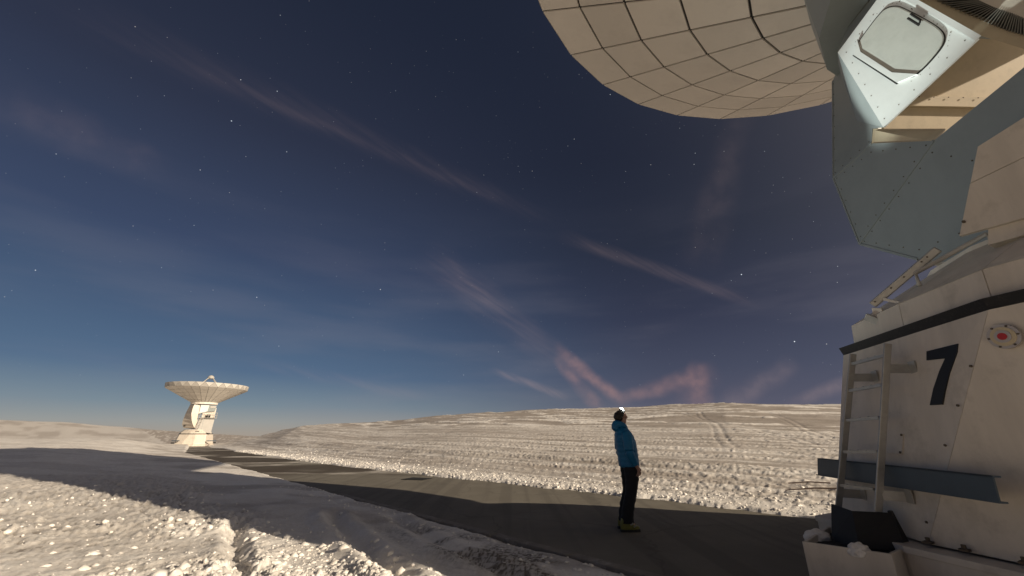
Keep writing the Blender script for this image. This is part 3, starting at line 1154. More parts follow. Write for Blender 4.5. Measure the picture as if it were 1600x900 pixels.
def near_telescope():
    root = empty('radio_telescope', (7.3, 3.55, 0), math.atan2(-3.55, -7.3))
    tag(root, 'near white radio telescope with a black 7 on its base, towering over the person', 'radio telescope', 'radio telescopes on the snowy plateau')
    build_dish(root, 4.36, 0.05)
    build_base(root, True)
    fn = V((0.794, -0.573, 0.201)).normalized()           # outward normal of the wall that carries the number

    # number on the wall
    seven = [(2.759, -1.712, 2.259), (2.968, -1.424, 2.26), (2.969, -1.447, 2.189), (2.935, -1.56, 2.02), (2.915, -1.64, 1.87), (2.903, -1.692, 1.752), (2.821, -1.804, 1.755), (2.835, -1.735, 1.90), (2.862, -1.64, 2.05),
             (2.894, -1.562, 2.155), (2.766, -1.733, 2.174)]
    P0 = V((2.05, -3.29, .55))
    T0, T1, B1 = V((1.85, -2.82, 2.48)), V((3.12, -1.13, 2.48)), V((2.83, -2.14, .55))
    wn_ = (T1 - P0).cross(T0 - B1).normalized()
    if wn_.x < 0:
        wn_ = -wn_

    def on_wall(p, off):
        """push a point straight out of the wall to a given offset"""
        p = V(p)
        # local quad plane is close to planar: use the bilinear wall centre plane
        c = (P0 + T0 + T1 + B1) / 4
        return p + wn_ * (off - (p - c).dot(wn_))

    num = MB().prism([on_wall(p, 0.026) for p in seven], -wn_ * 0.02).build('number_seven', BLACK7, root)

    # bolts along the seam and on the small access plate
    mb = MB()
    for p in ((3.04, -1.36, 2.041), (2.985, -1.545, 1.728), (2.93, -1.735, 1.397), (2.875, -1.92, 1.06), (2.845, -2.06, 0.73)):
        mb.disc(on_wall(p, 0.02), wn_, 0.011, 0.012, 8)
    o = mb.build('seam_bolts', RUST, root)
    o['kind'] = 'stuff'
    ap = MB().prism([on_wall(p, 0.026) for p in ((2.463, -2.385, 1.498), (2.64, -2.14, 1.498), (2.646, -2.2, 1.303), (2.481, -2.429, 1.303))], -wn_ * 0.03).build('access_plate', PAINT, root)
    mb = MB()
    for p in ((2.475, -2.375, 1.485), (2.628, -2.152, 1.485), (2.632, -2.205, 1.318), (2.49, -2.415, 1.318)):
        mb.disc(on_wall(p, 0.028), wn_, 0.012, 0.008, 8)
    o = mb.build('plate_screws', RUST, ap)
    o['kind'] = 'stuff'

    # ladder
    lad = None
    rl = [(2.441, -2.453, 2.386), (2.461, -3.017, 0.70)]
    rr_ = [(2.782, -1.98, 2.385), (2.849, -2.456, 0.764)]
    tang = V((0.58, 0.81, 0)).normalized()
    lad = MB().bar(rl[0], rl[1], 0.022, 0.066, wn_).build('ladder', ALU, root)
    bevel(lad, 0.006)
    rb = MB().bar(rr_[0], rr_[1], 0.022, 0.066, wn_).build('ladder_rail', ALU, lad)
    bevel(rb, 0.006)
    rungs = [((2.467, -2.456, 2.272), (2.753, -2.06, 2.273)), ((2.443, -2.596, 1.972), (2.751, -2.165, 1.979)), ((2.435, -2.721, 1.646), (2.759, -2.268, 1.655)),
             ((2.444, -2.829, 1.301), (2.773, -2.365, 1.323)), ((2.455, -2.94, 0.94), (2.779, -2.483, 0.965))]
    for a, b in rungs:
        a, b = V(a), V(b)
        d = (b - a) * 0.07
        r_ = MB().bar(a - d, b + d, 0.034, 0.03)
        for t in (0.25, 0.5, 0.75):
            r_.disc(a + (b - a) * t + V((0, 0, 0.014)), (0, 0, 1), 0.008, 0.01, 6)
        r_.build('rung', ALU, lad)
    for w_, a in (((2.632, -1.927, 2.135), (2.77, -2.05, 2.135)), ((2.30, -2.40, 2.121), (2.45, -2.55, 2.121)), ((2.689, -2.245, 0.92), (2.83, -2.39, 0.92)), ((2.32, -2.84, 0.858), (2.47, -2.98, 0.858))):
        wq = on_wall(w_, 0.0)
        br = MB().bar(wq - wn_ * 0.02, a, 0.014, 0.09)
        br.prism([wq + tang * 0.002 - V((0, 0, 0.06)) + wn_ * 0.024, wq + tang * 0.09 - V((0, 0, 0.06)) + wn_ * 0.024, wq + tang * 0.09 + V((0, 0, 0.06)) + wn_ * 0.024, wq + tang * 0.002 + V((0, 0, 0.06)) + wn_ * 0.024], -wn_ * 0.012)
        br.build('bracket', ALU, lad)

    # blue-grey channel carried in front of the wall
    A, B = V((1.965, -3.36, 1.10)), V((3.425, -1.36, 1.115))
    d = (B - A).normalized()
    s = d.cross(V((0, 0, 1))).normalized()
    if s.dot(wn_) < 0:
        s = -s
    ch = MB()
    e0 = A - d * 0.03
    prof_f = [A + V((0, 0, 0.10)) + d * 0.05, B + V((0, 0, 0.09)) + d * 0.02, B + V((0, 0, -0.085)), A + V((0, 0, -0.10)) - d * 0.04]
    ch.prism([p + s * 0.05 for p in prof_f], -s * 0.012)
    ch.prism([prof_f[0] + s * 0.05, prof_f[1] + s * 0.05, prof_f[1] - s * 0.005, prof_f[0] - s * 0.005], V((0, 0, -0.012)))
    ch.prism([prof_f[3] + s * 0.07, prof_f[2] + s * 0.05, prof_f[2] - s * 0.005, prof_f[3] - s * 0.005], V((0, 0, -0.012)))
    beam = ch.build('steel_channel', BLUE, root)
    for t in (0.12, 0.5, 0.86):
        c = A + (B - A) * t
        MB().bar(c - s * 0.20, c + s * 0.03, 0.05, 0.05).build('channel_bracket', RUST, beam)

    # round port with a red centre
    pn = V((0.978, -0.207, -0.039)).normalized()
    pc = V((3.128, -1.096, 2.24))
    pc = pc + pn * 0.015
    port = MB().disc(pc, pn, 0.098, 0.02, 28).build('round_port', PORTG, root)
    MB().disc(pc + pn * 0.02, pn, 0.076, 0.006, 28).build('port_face', CREAM2, port)
    MB().disc(pc + pn * 0.026, pn, 0.050, 0.006, 24).build('port_ring', PORTG, port)
    MB().disc(pc + pn * 0.032, pn, 0.028, 0.006, 20).build('port_centre', REDM, port)
    for k in range(6):
        a = k * math.pi / 3 + 0.3
        u_ = pn.orthogonal().normalized()
        v_ = pn.cross(u_)
        MB().disc(pc + pn * 0.02 + (u_ * math.cos(a) + v_ * math.sin(a)) * 0.087, pn, 0.008, 0.008, 6).build('port_bolt', RUST, port)

    # clamp bolts on the foot flange
    for t in (0.05, 0.32, 0.70):
        a, b = V((2.83, -2.14, 0.565)), V((3.05, -1.2, 0.565))
        c = a + (b - a) * t + V((0.045, -0.02, 0))
        f = MB().prism([c + V((x, y, 0)) for x, y in ((-.035, -.03), (.035, -.03), (.035, .03), (-.035, .03))], (0, 0, 0.018))
        f.disc(c + V((0, 0, 0.018)), (0, 0, 1), 0.017, 0.03, 6)
        f.build('clamp_bolt', RUST, root)

    # corner foot housing: open tray below the ladder
    tz = 0.50
    c1, c2, c3, c4 = V((3.547, -2.845, tz)), V((2.554, -3.138, tz)), V((3.303, -2.232, tz)), V((2.55, -2.35, tz))
    tray = MB()
    poly = [c2, c1, c3, c4]
    for i in range(4):
        a, b = poly[i], poly[(i + 1) % 4]
        dd_ = (b - a).normalized()
        inn = V((0, 0, 1)).cross(dd_)
        cc = sum(poly, Vector()) / 4
        if inn.dot(cc - a) < 0:
            inn = -inn
        tray.prism([a, b, b + V((0, 0, -0.75)), a + V((0, 0, -0.75))], inn * 0.03)
    tray = tray.build('foot_housing', PAINT, root)
    bevel(tray, 0.006)
    MB().prism([p + (sum(poly, Vector()) / 4 - p) * 0.06 + V((0, 0, -0.06)) for p in poly], (0, 0, -0.03)).build('housing_floor', RUBBER, tray)
    # black rubber flap box standing in the housing under the ladder foot
    fb = MB()
    fb.prism([(3.02, -2.86, 0.46), (3.16, -2.55, 0.46), (2.98, -2.62, 0.76), (2.80, -2.90, 0.78)], (-0.03, 0.0, -0.012))
    fb.prism([(3.16, -2.55, 0.46), (2.93, -2.28, 0.48), (2.82, -2.36, 0.77), (2.98, -2.62, 0.76)], (-0.025, -0.02, -0.012))
    fb.prism([(2.93, -2.28, 0.48), (2.82, -2.36, 0.78), (2.74, -2.38, 0.78), (2.80, -2.28, 0.48)], (0.0, -0.03, 0))
    fb.build('rubber_flap', RUBBER, root)

    # faceted sheet-metal housing behind the pedestal top
    podTL, podL, podBL = (-0.05, -2.565, 7.924), (0.2, -2.938, 5.863), (0.3, -2.842, 4.47)
    fold1, fold2, podB = (1.0, -2.054, 5.671), (1.674, -1.316, 4.904), (0.95, -2.051, 3.741)
    armR, armR2, lowR = (2.455, -0.423, 4.799), (2.822, -0.003, 4.743), (1.753, -1.091, 3.087)
    q1, q2, q3 = (0.99, -1.99, 5.904), (0.663, -2.223, 6.38), (0.084, -2.375, 8.023)
    HL, HT, HR, HB = (1.55, -1.888, 7.084), (1.643, -1.122, 7.478), (1.3, -0.689, 6.139), (1.2, -1.817, 5.706)
    hn = V((0.9693, 0.0084, -0.2457))
    n1, n2, n3 = (0.747, -0.632, 0.205), (0.742, -0.67, 0.007), (0.749, -0.661, -0.049)
    f1 = plate('housing_panel', [podTL, podL, fold1, q1, q2, q3], GREY, root, 0.03, n1)
    f2_ = plate('housing_panel', [podL, podBL, fold2, fold1], GREY, root, 0.03, n2)
    f3 = plate('housing_panel', [podBL, podB, lowR, (2.75, 0.05, 3.2), armR2, armR, fold2], GREY, root, 0.03, n3)
    for a, b in ((podL, podBL), (podBL, podB), (podL, fold1), (podBL, fold2), (podTL, podL)):
        MB().bar(a, b, 0.035, 0.02, n2).build('edge_strip', GREY, root)

    def lerp(a, b, t):
        return V(a) + (V(b) - V(a)) * t
    i1 = inset_poly([podTL, podL, fold1, q1], 0.10)
    rivets(root, 'rivets', [(i1[0], i1[1]), (i1[1], i1[2])], n1, 0.24)
    i2 = inset_poly([podL, podBL, fold2, fold1], 0.13)
    rivets(root, 'rivets', [(i2[0], i2[1]), (i2[1], i2[2]), (i2[2], i2[3]), (i2[3], i2[0])], n2, 0.24)
    i3 = inset_poly([podBL, podB, (1.5, -1.42, 3.63), (1.95, -.97, 4.4), fold2], 0.14)
    rivets(root, 'rivets', [(i3[0], i3[1]), (i3[1], i3[2]), (i3[4], i3[0]), (i3[3], i3[4])], n3, 0.24)
    # rest of the shell, closing it behind
    back = [(-1.9, -2.3, 7.9), (-1.9, -2.75, 5.8), (-1.9, -2.7, 4.5), (-1.7, -1.9, 3.7)]
    fr = [podTL, podL, podBL, podB]
    for i in range(3):
        plate('housing_side', [fr[i], fr[i + 1], back[i + 1], back[i]], GREY, root, 0.03, (0, -1, 0))
    plate('housing_floor', [podB, lowR, (-1.5, -0.9, 3.45), back[3]], GREY, root, 0.03, (0, 0, -1))
    # inner lip seen over the edge
    plate('inner_lip', [fold1, fold2, (1.3, -1.257, 5.191), (0.985, -1.985, 5.90)], BEIGE, root, 0.02, (0.5, 0.5, -0.5))

    # hatch box
    hp = plate('hatch_panel', [HL, HT, HR, HB], HATCHM, root, 0.05, hn)
    win = [(1.557, -1.138, 7.135), (1.572, -1.213, 7.194), (1.573, -1.295, 7.197), (1.537, -1.595, 7.041), (1.522, -1.653, 6.983), (1.487, -1.668, 6.844), (1.357, -1.494, 6.337), (1.316, -1.393, 6.176),
           (1.304, -1.27, 6.136), (1.337, -0.99, 6.272), (1.36, -0.915, 6.367), (1.386, -0.905, 6.47), (1.428, -0.943, 6.636), (1.534, -1.092, 7.047)]
    wv = [V(p) for p in win]
    # round the outline
    for _ in range(2):
        nw = []
        for i in range(len(wv)):
            a, b = wv[i], wv[(i + 1) % len(wv)]
            nw += [a * 0.75 + b * 0.25, a * 0.25 + b * 0.75]
        wv = nw
    wc = sum(wv, Vector()) / len(wv)
    MB().prism([wc + (p - wc) * 1.035 + hn * 0.006 for p in wv], -hn * 0.02).build('hatch_seal', RUBBER, hp)
    hd = MB().prism([p + hn * 0.03 for p in wv], -hn * 0.03).build('hatch', HATCHD, hp)
    bevel(hd, 0.012)
    h = [V(p) + hn * 0.065 for p in ((1.489, -1.095, 6.869), (1.443, -1.039, 6.691), (1.455, -1.007, 6.739), (1.495, -1.054, 6.897))]
    MB().tube([h[0], h[1], h[1] * 0.5 + h[2] * 0.5 + hn * 0.01, h[2], h[3]], 0.014, 6).build('hatch_handle', RUBBER, hp)
    lip = MB().prism([V(p) + hn * 0.05 for p in ((1.542, -1.625, 7.061), (1.498, -1.736, 6.883), (1.314, -1.476, 6.166), (1.302, -1.273, 6.127), (1.357, -1.47, 6.33), (1.49, -1.655, 6.86))], -hn * 0.05).build('hatch_lip', HATCHM, hp)
    MB().bar(V((1.498, -1.742, 6.883)) + hn * 0.02, V((1.314, -1.485, 6.160)) + hn * 0.02, 0.016, 0.05, hn).build('lip_gasket', RUBBER, hp)
    MB().bar(V(HT) * 0.99 + V(HR) * 0.01 + hn * 0.02, V(HR) + hn * 0.02, 0.06, 0.03, hn).build('panel_flange', HATCHM, hp)
    ih = inset_poly([HL, HT, HR, HB], 0.12)
    rivets(hp, 'rivets', [(ih[0], ih[1]), (ih[1], ih[2]), (ih[2], ih[3]), (ih[3], ih[0])], hn, 0.19, 0.007, 0.004, RUST)
    rivets(hp, 'seal_rivets', [(wc + (wv[i] - wc) * 1.12, wc + (wv[(i + 4) % len(wv)] - wc) * 1.12) for i in range(0, len(wv), 4)], hn, 0.12, 0.004, 0.003, RUST)
    # side faces of the hatch box
    plate('hatch_box_side', [HL, HB, q2], GREY, root, 0.02, n1)
    plate('hatch_box_side', [HL, q2, q3], GREY, root, 0.02, n1)
    plate('hatch_box_side', [HB, q1, q2], GREY, root, 0.02, (0.7, -0.5, -0.3))
    plate('hatch_box_side', [HL, q3, (0.5, -1.75, 8.6)], GREY, root, 0.02, (0.8, -0.5, 0.2))
    plate('hatch_box_side', [HL, (0.5, -1.75, 8.6), HT], GREY, root, 0.02, (0.8, -0.5, 0.2))

    # moonlit inner wall
    cn = V((0.449, 0.799, -0.4))
    C0, C1, C2, C3, C4, C5, C6 = (0.238, -2.07, 6.29), (-0.097, -1.668, 6.717), (-0.747, -0.895, 7.531), (-2.06, -0.238, 7.368), (-2.207, -0.431, 6.817), (-1.212, -1.361, 6.077), (0.011, -2.046, 6.082)
    plate('inner_wall', [C0, C1, C2, C3, C4, C5, C6], BEIGE, root, 0.04, cn)
    led = [(-0.067, -1.624, 6.69), (-1.069, -1.093, 6.623), (-0.975, -1.213, 6.49), (0.03, -1.745, 6.555)]
    lo = plate('wall_ledge', [V(p) for p in led], BEIGE, root, 0.055, cn)
    rivets(lo, 'ledge_bolts', [(V(led[0]) + cn * 0.004 - V((0, 0, .02)), V(led[1]) + cn * 0.004 - V((0, 0, .02)))], cn, 0.2, 0.010, 0.006, RUST)

    # cable drum with black bellows
    low = [(0.75, -1.168, 8.485), (0.714, -1.024, 7.887), (0.679, -0.873, 7.427), (0.643, -0.731, 7.021), (0.607, -0.618, 6.727), (0.571, -0.532, 6.516), (0.536, -0.442, 6.345), (0.5, -0.288, 6.067)]
    up = [(0.75, -0.8, 7.944), (0.714, -0.709, 7.452), (0.679, -0.588, 7.103), (0.643, -0.535, 6.955), (0.607, -0.486, 6.831), (0.571, -0.427, 6.697), (0.536, -0.376, 6.575), (0.5, -0.234, 6.253)]
    dru = [(0.75, -1.05, 7.559), (0.714, -0.953, 7.258), (0.679, -0.837, 6.91), (0.643, -0.72, 6.586), (0.607, -0.664, 6.484), (0.571, -0.608, 6.385), (0.536, -0.497, 6.157), (0.5, -0.34, 5.893)]
    top = [(0.75, -0.425, 7.695), (0.714, -0.384, 7.306), (0.679, -0.348, 7.06), (0.643, -0.323, 6.918), (0.607, -0.292, 6.802), (0.571, -0.259, 6.701), (0.536, -0.222, 6.613), (0.5, -0.127, 6.39)]

    def strip(name, A_, B_, m, ext, parent):
        vs = [V(p) for p in A_] + [V(p) for p in B_]
        n_ = len(A_)
        fs = [(i, i + 1, n_ + i + 1, n_ + i) for i in range(n_ - 1)]
        vs2 = vs + [p + V(ext) for p in vs]
        k = 2 * n_
        fs2 = fs + [tuple(k + q for q in reversed(f)) for f in fs]
        for i in range(n_ - 1):
            fs2 += [(i, k + i, k + i + 1, i + 1), (n_ + i, n_ + i + 1, k + n_ + i + 1, k + n_ + i)]
        fs2 += [(0, n_, k + n_, k), (n_ - 1, k + n_ - 1, k + 2 * n_ - 1, 2 * n_ - 1)]
        return mesh(name, vs2, fs2, m, parent)

    inw = (-0.35, 0.1, 0.25)
    dm = strip('cable_drum', dru, low, BEIGE, inw, root)
    strip('drum_collar', [V(p) - V(inw) * 0.05 for p in up], [V(p) for p in top], PAINT, inw, dm)
    strip('bellows_backing', [V(p) + V(inw) * 0.25 for p in low], [V(p) + V(inw) * 0.25 for p in up], RUBBER, inw, dm)
    nl = 40

    def sample(L_, t):
        x = t * (len(L_) - 1)
        i = min(int(x), len(L_) - 2)
        return V(L_[i]) + (V(L_[i + 1]) - V(L_[i])) * (x - i)
    ribm = mat('bellows rubber', (0.20, 0.19, 0.165), 0.5, var=0.2)
    for k in range(nl):
        t = (k + 0.5) / nl
        MB().bar(sample(low, t) - V(inw) * 0.03, sample(up, t) - V(inw) * 0.03, 0.011, 0.05, (0.8, -0.2, -0.5)).build('bellows_fold', ribm, dm)

    # pedestal tower block at the right, with its joint
    tw = [(2.55, -1.255, 3.31), (2.55, -0.88, 4.17), (2.55, -0.55, 4.26), (2.55, 2.3, 4.75), (2.55, 2.4, 3.2), (2.55, -0.9, 3.0)]
    t1 = plate('tower_panel', [(2.56, -1.24, 3.35), (2.56, -1.03, 3.83), (2.56, 0.6, 4.07), (2.56, 0.6, 3.3)], PAINT, root, 0.05, (1, 0, 0))
    plate('tower_panel', [(2.56, -1.026, 3.836), (2.56, -0.88, 4.17), (2.56, -0.55, 4.26), (2.56, 0.6, 4.5), (2.56, 0.6, 4.078)], PAINT, root, 0.05, (1, 0, 0))
    MB().prism([(2.505, -1.1, 3.2), (2.505, -0.84, 4.13), (2.505, -0.5, 4.22), (2.505, 0.62, 4.45), (2.505, 0.62, 3.2)], (-0.9, 0, 0)).build('tower_block', PAINT, root)
    MB().disc((2.57, -1.17, 3.47), (1, 0, 0), 0.014, 0.02, 6).build('hinge_bolt', RUST, root)
    # fork column standing on the far side
    MB().prism([(-1.2, 0.9, 3.3), (1.2, 0.9, 3.3), (1.2, 2.2, 3.3), (-1.2, 2.2, 3.3)], (0, 0, 4.7)).build('fork_column', PAINT, root)

    # hand rail along the cover and the perforated stay plank
    ra = MB().tube([(2.33, -1.72, 3.02), (2.3, -1.726, 3.173), (2.3, -1.4, 3.28), (2.3, -1.12, 3.375), (2.33, -1.10, 3.27)], 0.024, 8).build('hand_rail', PAINT_W, root, True)
    MB().tube([(2.33, -1.01, 3.29), (2.3, -1.03, 3.404), (2.3, -0.8, 3.463), (2.3, -0.55, 3.54), (2.3, -0.2, 3.63)], 0.024, 8).build('hand_rail', PAINT_W, root, True)
    pk = MB().bar((2.15, -2.24, 2.97), (2.15, -1.52, 3.415), 0.03, 0.085, (0.3, 0, 1)).build('stay_plank', ALU, root)
    bevel(pk, 0.012)
    for t in (0.06, 0.32, 0.52, 0.78, 0.86):
        c = V((2.172, -2.24, 2.97)).lerp(V((2.172, -1.52, 3.415)), t)
        MB().disc(c, (1, 0, 0), 0.009, 0.008, 6).build('plank_bolt', RUST, pk)
    MB().bar((2.15, -2.34, 2.85), (2.15, -2.20, 2.73), 0.03, 0.085, (0.3, 0, 1)).build('stay_plank', ALU, root)
    MB().bar((2.13, -2.26, 2.9), (2.16, -2.16, 2.86), 0.02, 0.09, (0.3, 0, 1)).build('plank_joint', PAINT, root)
    MB().bar((2.19, -2.10, 3.0), (2.25, -1.95, 2.9), 0.02, 0.03).build('plank_joint', PAINT, root)
    return root


near = near_telescope()


def far_telescope():
    root = empty('radio_telescope', (-67.6, 90.9, -1.1), rad(307))
    tag(root, 'distant white radio telescope standing whole at the end of the concrete road', 'radio telescope', 'radio telescopes on the snowy plateau')
    build_dish(root, 0, 0.06, 8.6, PANEL)
    build_base(root, False, 0.13)
    # faceted housing hanging at the left
    sil = [(0.0, -2.40, 8.5), (0.0, -2.60, 7.6), (0.0, -2.80, 6.6), (0.0, -2.95, 5.2), (0.0, -2.88, 4.45), (0.0, -2.48, 3.75), (0.0, -1.2, 3.6), (0.0, -0.1, 3.6)]
    rdg = [(1.95, -1.70, 8.45), (2.15, -1.78, 7.6), (2.35, -1.78, 6.6), (2.35, -1.45, 5.3), (2.2, -1.1, 4.5), (2.0, -0.75, 3.9), (1.9, -0.5, 3.72), (1.8, -0.14, 3.68)]
    inr = [(1.7, -0.6, 8.4), (1.8, -0.6, 7.6), (1.9, -0.55, 6.6), (1.9, -0.45, 5.3), (1.8, -0.3, 4.5), (1.75, -0.2, 4.0), (1.7, -0.15, 3.8), (1.6, -0.10, 3.7)]
    bak = [(-1.9, y * 0.8, z) for (x, y, z) in sil]
    n = len(sil)
    vs = sil + rdg + inr + bak
    fs = []
    for (p, q) in ((3, 0), (0, 1), (1, 2)):
        fs += [(p * n + k, p * n + k + 1, q * n + k + 1, q * n + k) for k in range(n - 1)]
    fs += [(0, n, 2 * n, 3 * n)]
    mesh('housing', vs, fs, PAINT, root)
    MB().disc((0.55, -2.35, 4.2), (0.5, -0.8, -0.3), 0.16, 0.2, 12).build('housing_vent', DARK, root)
    # tower front, leaning back a little
    MB().prism([(2.15, -0.35, 3.1), (2.15, 2.38, 2.7), (2.0, 2.45, 5.7), (2.0, -0.30, 5.7)], (-3.6, 0, 0)).build('tower', PAINT_W, root)
    MB().prism([(2.17, 0.55, 3.0), (2.17, 0.59, 3.0), (2.02, 0.62, 5.68), (2.02, 0.58, 5.68)], (-0.03, 0, 0)).build('tower_joint', GREY, root)
    MB().prism([(1.5, 0.1, 5.7), (1.5, 2.4, 5.7), (1.35, 2.35, 7.9), (1.35, 0.1, 7.9)], (-2.8, 0, 0)).build('fork_column', PAINT, root)
    # upper cabin under the hub with the bright front panel
    MB().prism([(1.75, -0.6, 8.4), (1.75, 2.3, 8.4), (1.75, 2.2, 7.2), (1.75, 0.8, 7.05), (1.75, -0.55, 6.55)], (-3.4, 0, 0)).build('cabin', GREY, root)
    MB().prism([(2.05, -0.52, 8.42), (2.05, 0.95, 8.42), (1.95, 0.85, 7.15), (1.95, -0.50, 6.6)], (-0.28, 0, 0)).build('front_panel', HATCHM, root)
    MB().prism([(1.82, 1.2, 8.3), (1.82, 2.15, 8.3), (1.82, 2.15, 7.85), (1.82, 1.2, 7.85)], (-0.06, 0, 0)).build('cabin_panel', PAINT_W, root)
    # platform, railing, stair
    pl = MB().prism([(1.0, -0.35, 5.72), (2.55, -0.35, 5.72), (2.55, 2.75, 5.72), (1.0, 2.75, 5.72)], (0, 0, 0.08)).build('platform', PAINT_W, root)
    pts = [(2.5, -0.3), (2.5, 0.45), (2.5, 1.2), (2.5, 1.95), (2.5, 2.7), (1.8, 2.7), (1.1, 2.7)]
    for x, y in pts:
        MB().tube([(x, y, 5.8), (x, y, 6.85)], 0.035, 6).build('railing_post', PAINT_W, pl)
    for z in (6.3, 6.85):
        MB().tube([(x, y, z) for x, y in pts], 0.032, 6).build('railing_bar', PAINT_W, pl)
    MB().prism([(2.05, 0.9, 5.85), (2.05, 1.6, 5.85), (2.05, 1.6, 6.5), (2.05, 0.9, 6.5)], (-0.3, 0, 0)).build('motor_box', RUBBER, root)
    st = MB().bar((2.35, -0.55, 3.3), (2.35, 0.0, 5.75), 0.06, 0.06).build('stair_ladder', PAINT_W, root)
    MB().bar((2.35, -0.05, 3.3), (2.35, 0.5, 5.75), 0.06, 0.06).build('ladder_rail', PAINT_W, st)
    for k in range(8):
        t = (k + 0.5) / 8
        MB().bar((2.35, -0.55 + 0.55 * t, 3.3 + 2.45 * t), (2.35, -0.05 + 0.55 * t, 3.3 + 2.45 * t), 0.05, 0.05).build('rung', PAINT_W, st)
    for y in (-0.35, -0.05):
        MB().prism([(2.9, y, 3.0), (2.9, y + 0.35, 3.0), (2.9, y + 0.35, 3.12), (2.9, y, 3.12)], (-0.1, 0, 0)).build('step', RUBBER, root)
    # side channels at the foot
    for (a, b) in (((2.2, -3.75, 1.25), (2.9, -2.6, 1.25)), ((3.1, 2.0, 1.2), (2.2, 3.6, 1.2))):
        o = MB().bar(a, b, 0.3, 0.16).build('steel_channel', BLUE, root)
    for (x, y) in ((2.4, -3.6), (2.4, 3.4)):
        MB().prism([(x, y - .25, 0.7), (x + .4, y - .25, 0.7), (x + .4, y + .25, 0.7), (x, y + .25, 0.7)], (0, 0, 0.28)).build('foot_box', RUBBER, root)
    return root


far = far_telescope()
# ------------------------------------------------------------------ snow left in the foot housing
def lump(name, world_c, rx, ry, rz, seed, label):
    bm = bmesh.new()
    bmesh.ops.create_icosphere(bm, subdivisions=4, radius=1.0)
    rn = np.random.default_rng(seed)
    ph = rn.uniform(0, 6.28, (7, 3))
    kk = rn.uniform(2, 9, (7, 3))
    for v in bm.verts:
        d = sum(math.sin(kk[i][0] * v.co.x + ph[i][0]) * math.sin(kk[i][1] * v.co.y + ph[i][1]) * math.cos(kk[i][2] * v.co.z + ph[i][2]) for i in range(7)) * 0.06
        c = v.co * (1 + d)
        v.co = (c.x * rx, c.y * ry, max(c.z, -0.25) * rz)
    me = bpy.data.meshes.new(name)
    bm.to_mesh(me)
    bm.free()
    me.materials.append(SNOW)
    for p in me.polygons:
        p.use_smooth = True
    o = new_obj(name, me)
    o.location = world_c
    return tag(o, label, 'snow')


M_near = Matrix.Translation((7.3, 3.55, 0)) @ Matrix.Rotation(math.atan2(-3.55, -7.3), 4, 'Z')
lump('snow_lump', M_near @ Vector((3.02, -3.00, 0.45)), 0.13, 0.10, 0.085, 1, 'small snow heap in the dark tray left of the black rubber flap')
lump('snow_lump', M_near @ Vector((3.33, -2.47, 0.46)), 0.10, 0.075, 0.085, 2, 'snow chunk on the front lip of the tray below the ladder')

# poles lying on the snow behind the ladder
POLEM = mat('dark weathered wood', (0.06, 0.035, 0.025), 0.8, var=0.3, vscale=20)
for (a, b, lab) in (((8.0, 10.7), (6.75, 10.95), 'thin dark pole lying on the snow, nearer of two beside the telescope base'), ((8.3, 11.5), (7.3, 11.65), 'thin reddish dark pole lying on the snow, farther of two beside the telescope base')):
    za = terrain(np.array([a[0], b[0]]), np.array([a[1], b[1]]))[0]
    o = MB().tube([(a[0], a[1], za[0] + 0.07), ((a[0] + b[0]) / 2, (a[1] + b[1]) / 2, za.mean() + 0.10), (b[0], b[1], za[1] + 0.07)], [0.02, 0.018, 0.012], 6).build('wooden_pole', POLEM)
    tag(o, lab, 'pole', 'poles lying on the snow')

# ------------------------------------------------------------------ person
JACKET = mat('blue padded jacket', (0.007, 0.135, 0.285), 0.55, var=0.12, vscale=14, bump=0.3, bscale=40)
PANTS = mat('black ski trousers', (0.011, 0.011, 0.014), 0.8, var=0.2, vscale=10, bump=0.3, bscale=30)
BOOTM = mat('yellow green ski boot', (0.20, 0.19, 0.045), 0.4, var=0.15, vscale=12)
BOOTD = mat('dark boot buckle', (0.03, 0.03, 0.028), 0.5)
SKIN = mat('skin', (0.42, 0.25, 0.19), 0.5, var=0.08, vscale=20)
HAIR = mat('dark brown hair', (0.022, 0.016, 0.012), 0.6, var=0.3, vscale=60, bump=0.5, bscale=120)
LAMPW = mat('headlamp lens', (0.9, 0.9, 0.9), 0.3, emit=(0.93, 1.0, 0.98), estr=60.0)


def skin_obj(name, pts, edges, m, parent, root_i=0, sub=2):
    me = bpy.data.meshes.new(name)
    me.from_pydata([p[:3] for p in pts], edges, [])
    o = new_obj(name, me, parent)
    sk = o.modifiers.new('skin', 'SKIN')
    sk.use_smooth_shade = True
    if not me.skin_vertices:
        me.skin_vertices.new()
    for i, p in enumerate(pts):
        d = me.skin_vertices[0].data[i]
        d.radius = (p[3], p[4] if len(p) > 4 else p[3])
        d.use_root = (i == root_i)
    ss = o.modifiers.new('sub', 'SUBSURF')
    ss.levels = ss.render_levels = sub
    me.materials.append(m)
    return o


def loft(mb, rings, n=20, puff=0.0, wrap=0.09, cap=True):
    """rings: (centre, rx, ry, tilt about Y)"""
    vs = []
    for i, (c, rx, ry, tilt) in enumerate(rings):
        for k in range(n):
            a = 2 * math.pi * k / n
            x, y = rx * math.cos(a), ry * math.sin(a)
            vs.append((c[0] + x * math.cos(tilt), c[1] + y, c[2] - x * math.sin(tilt)))
    fs = []
    for i in range(len(rings) - 1):
        for k in range(n):
            fs.append((i * n + k, i * n + (k + 1) % n, (i + 1) * n + (k + 1) % n, (i + 1) * n + k))
    if cap:
        fs += [tuple(range(n)), tuple((len(rings) - 1) * n + k for k in range(n - 1, -1, -1))]
    return mb.add(vs, fs)


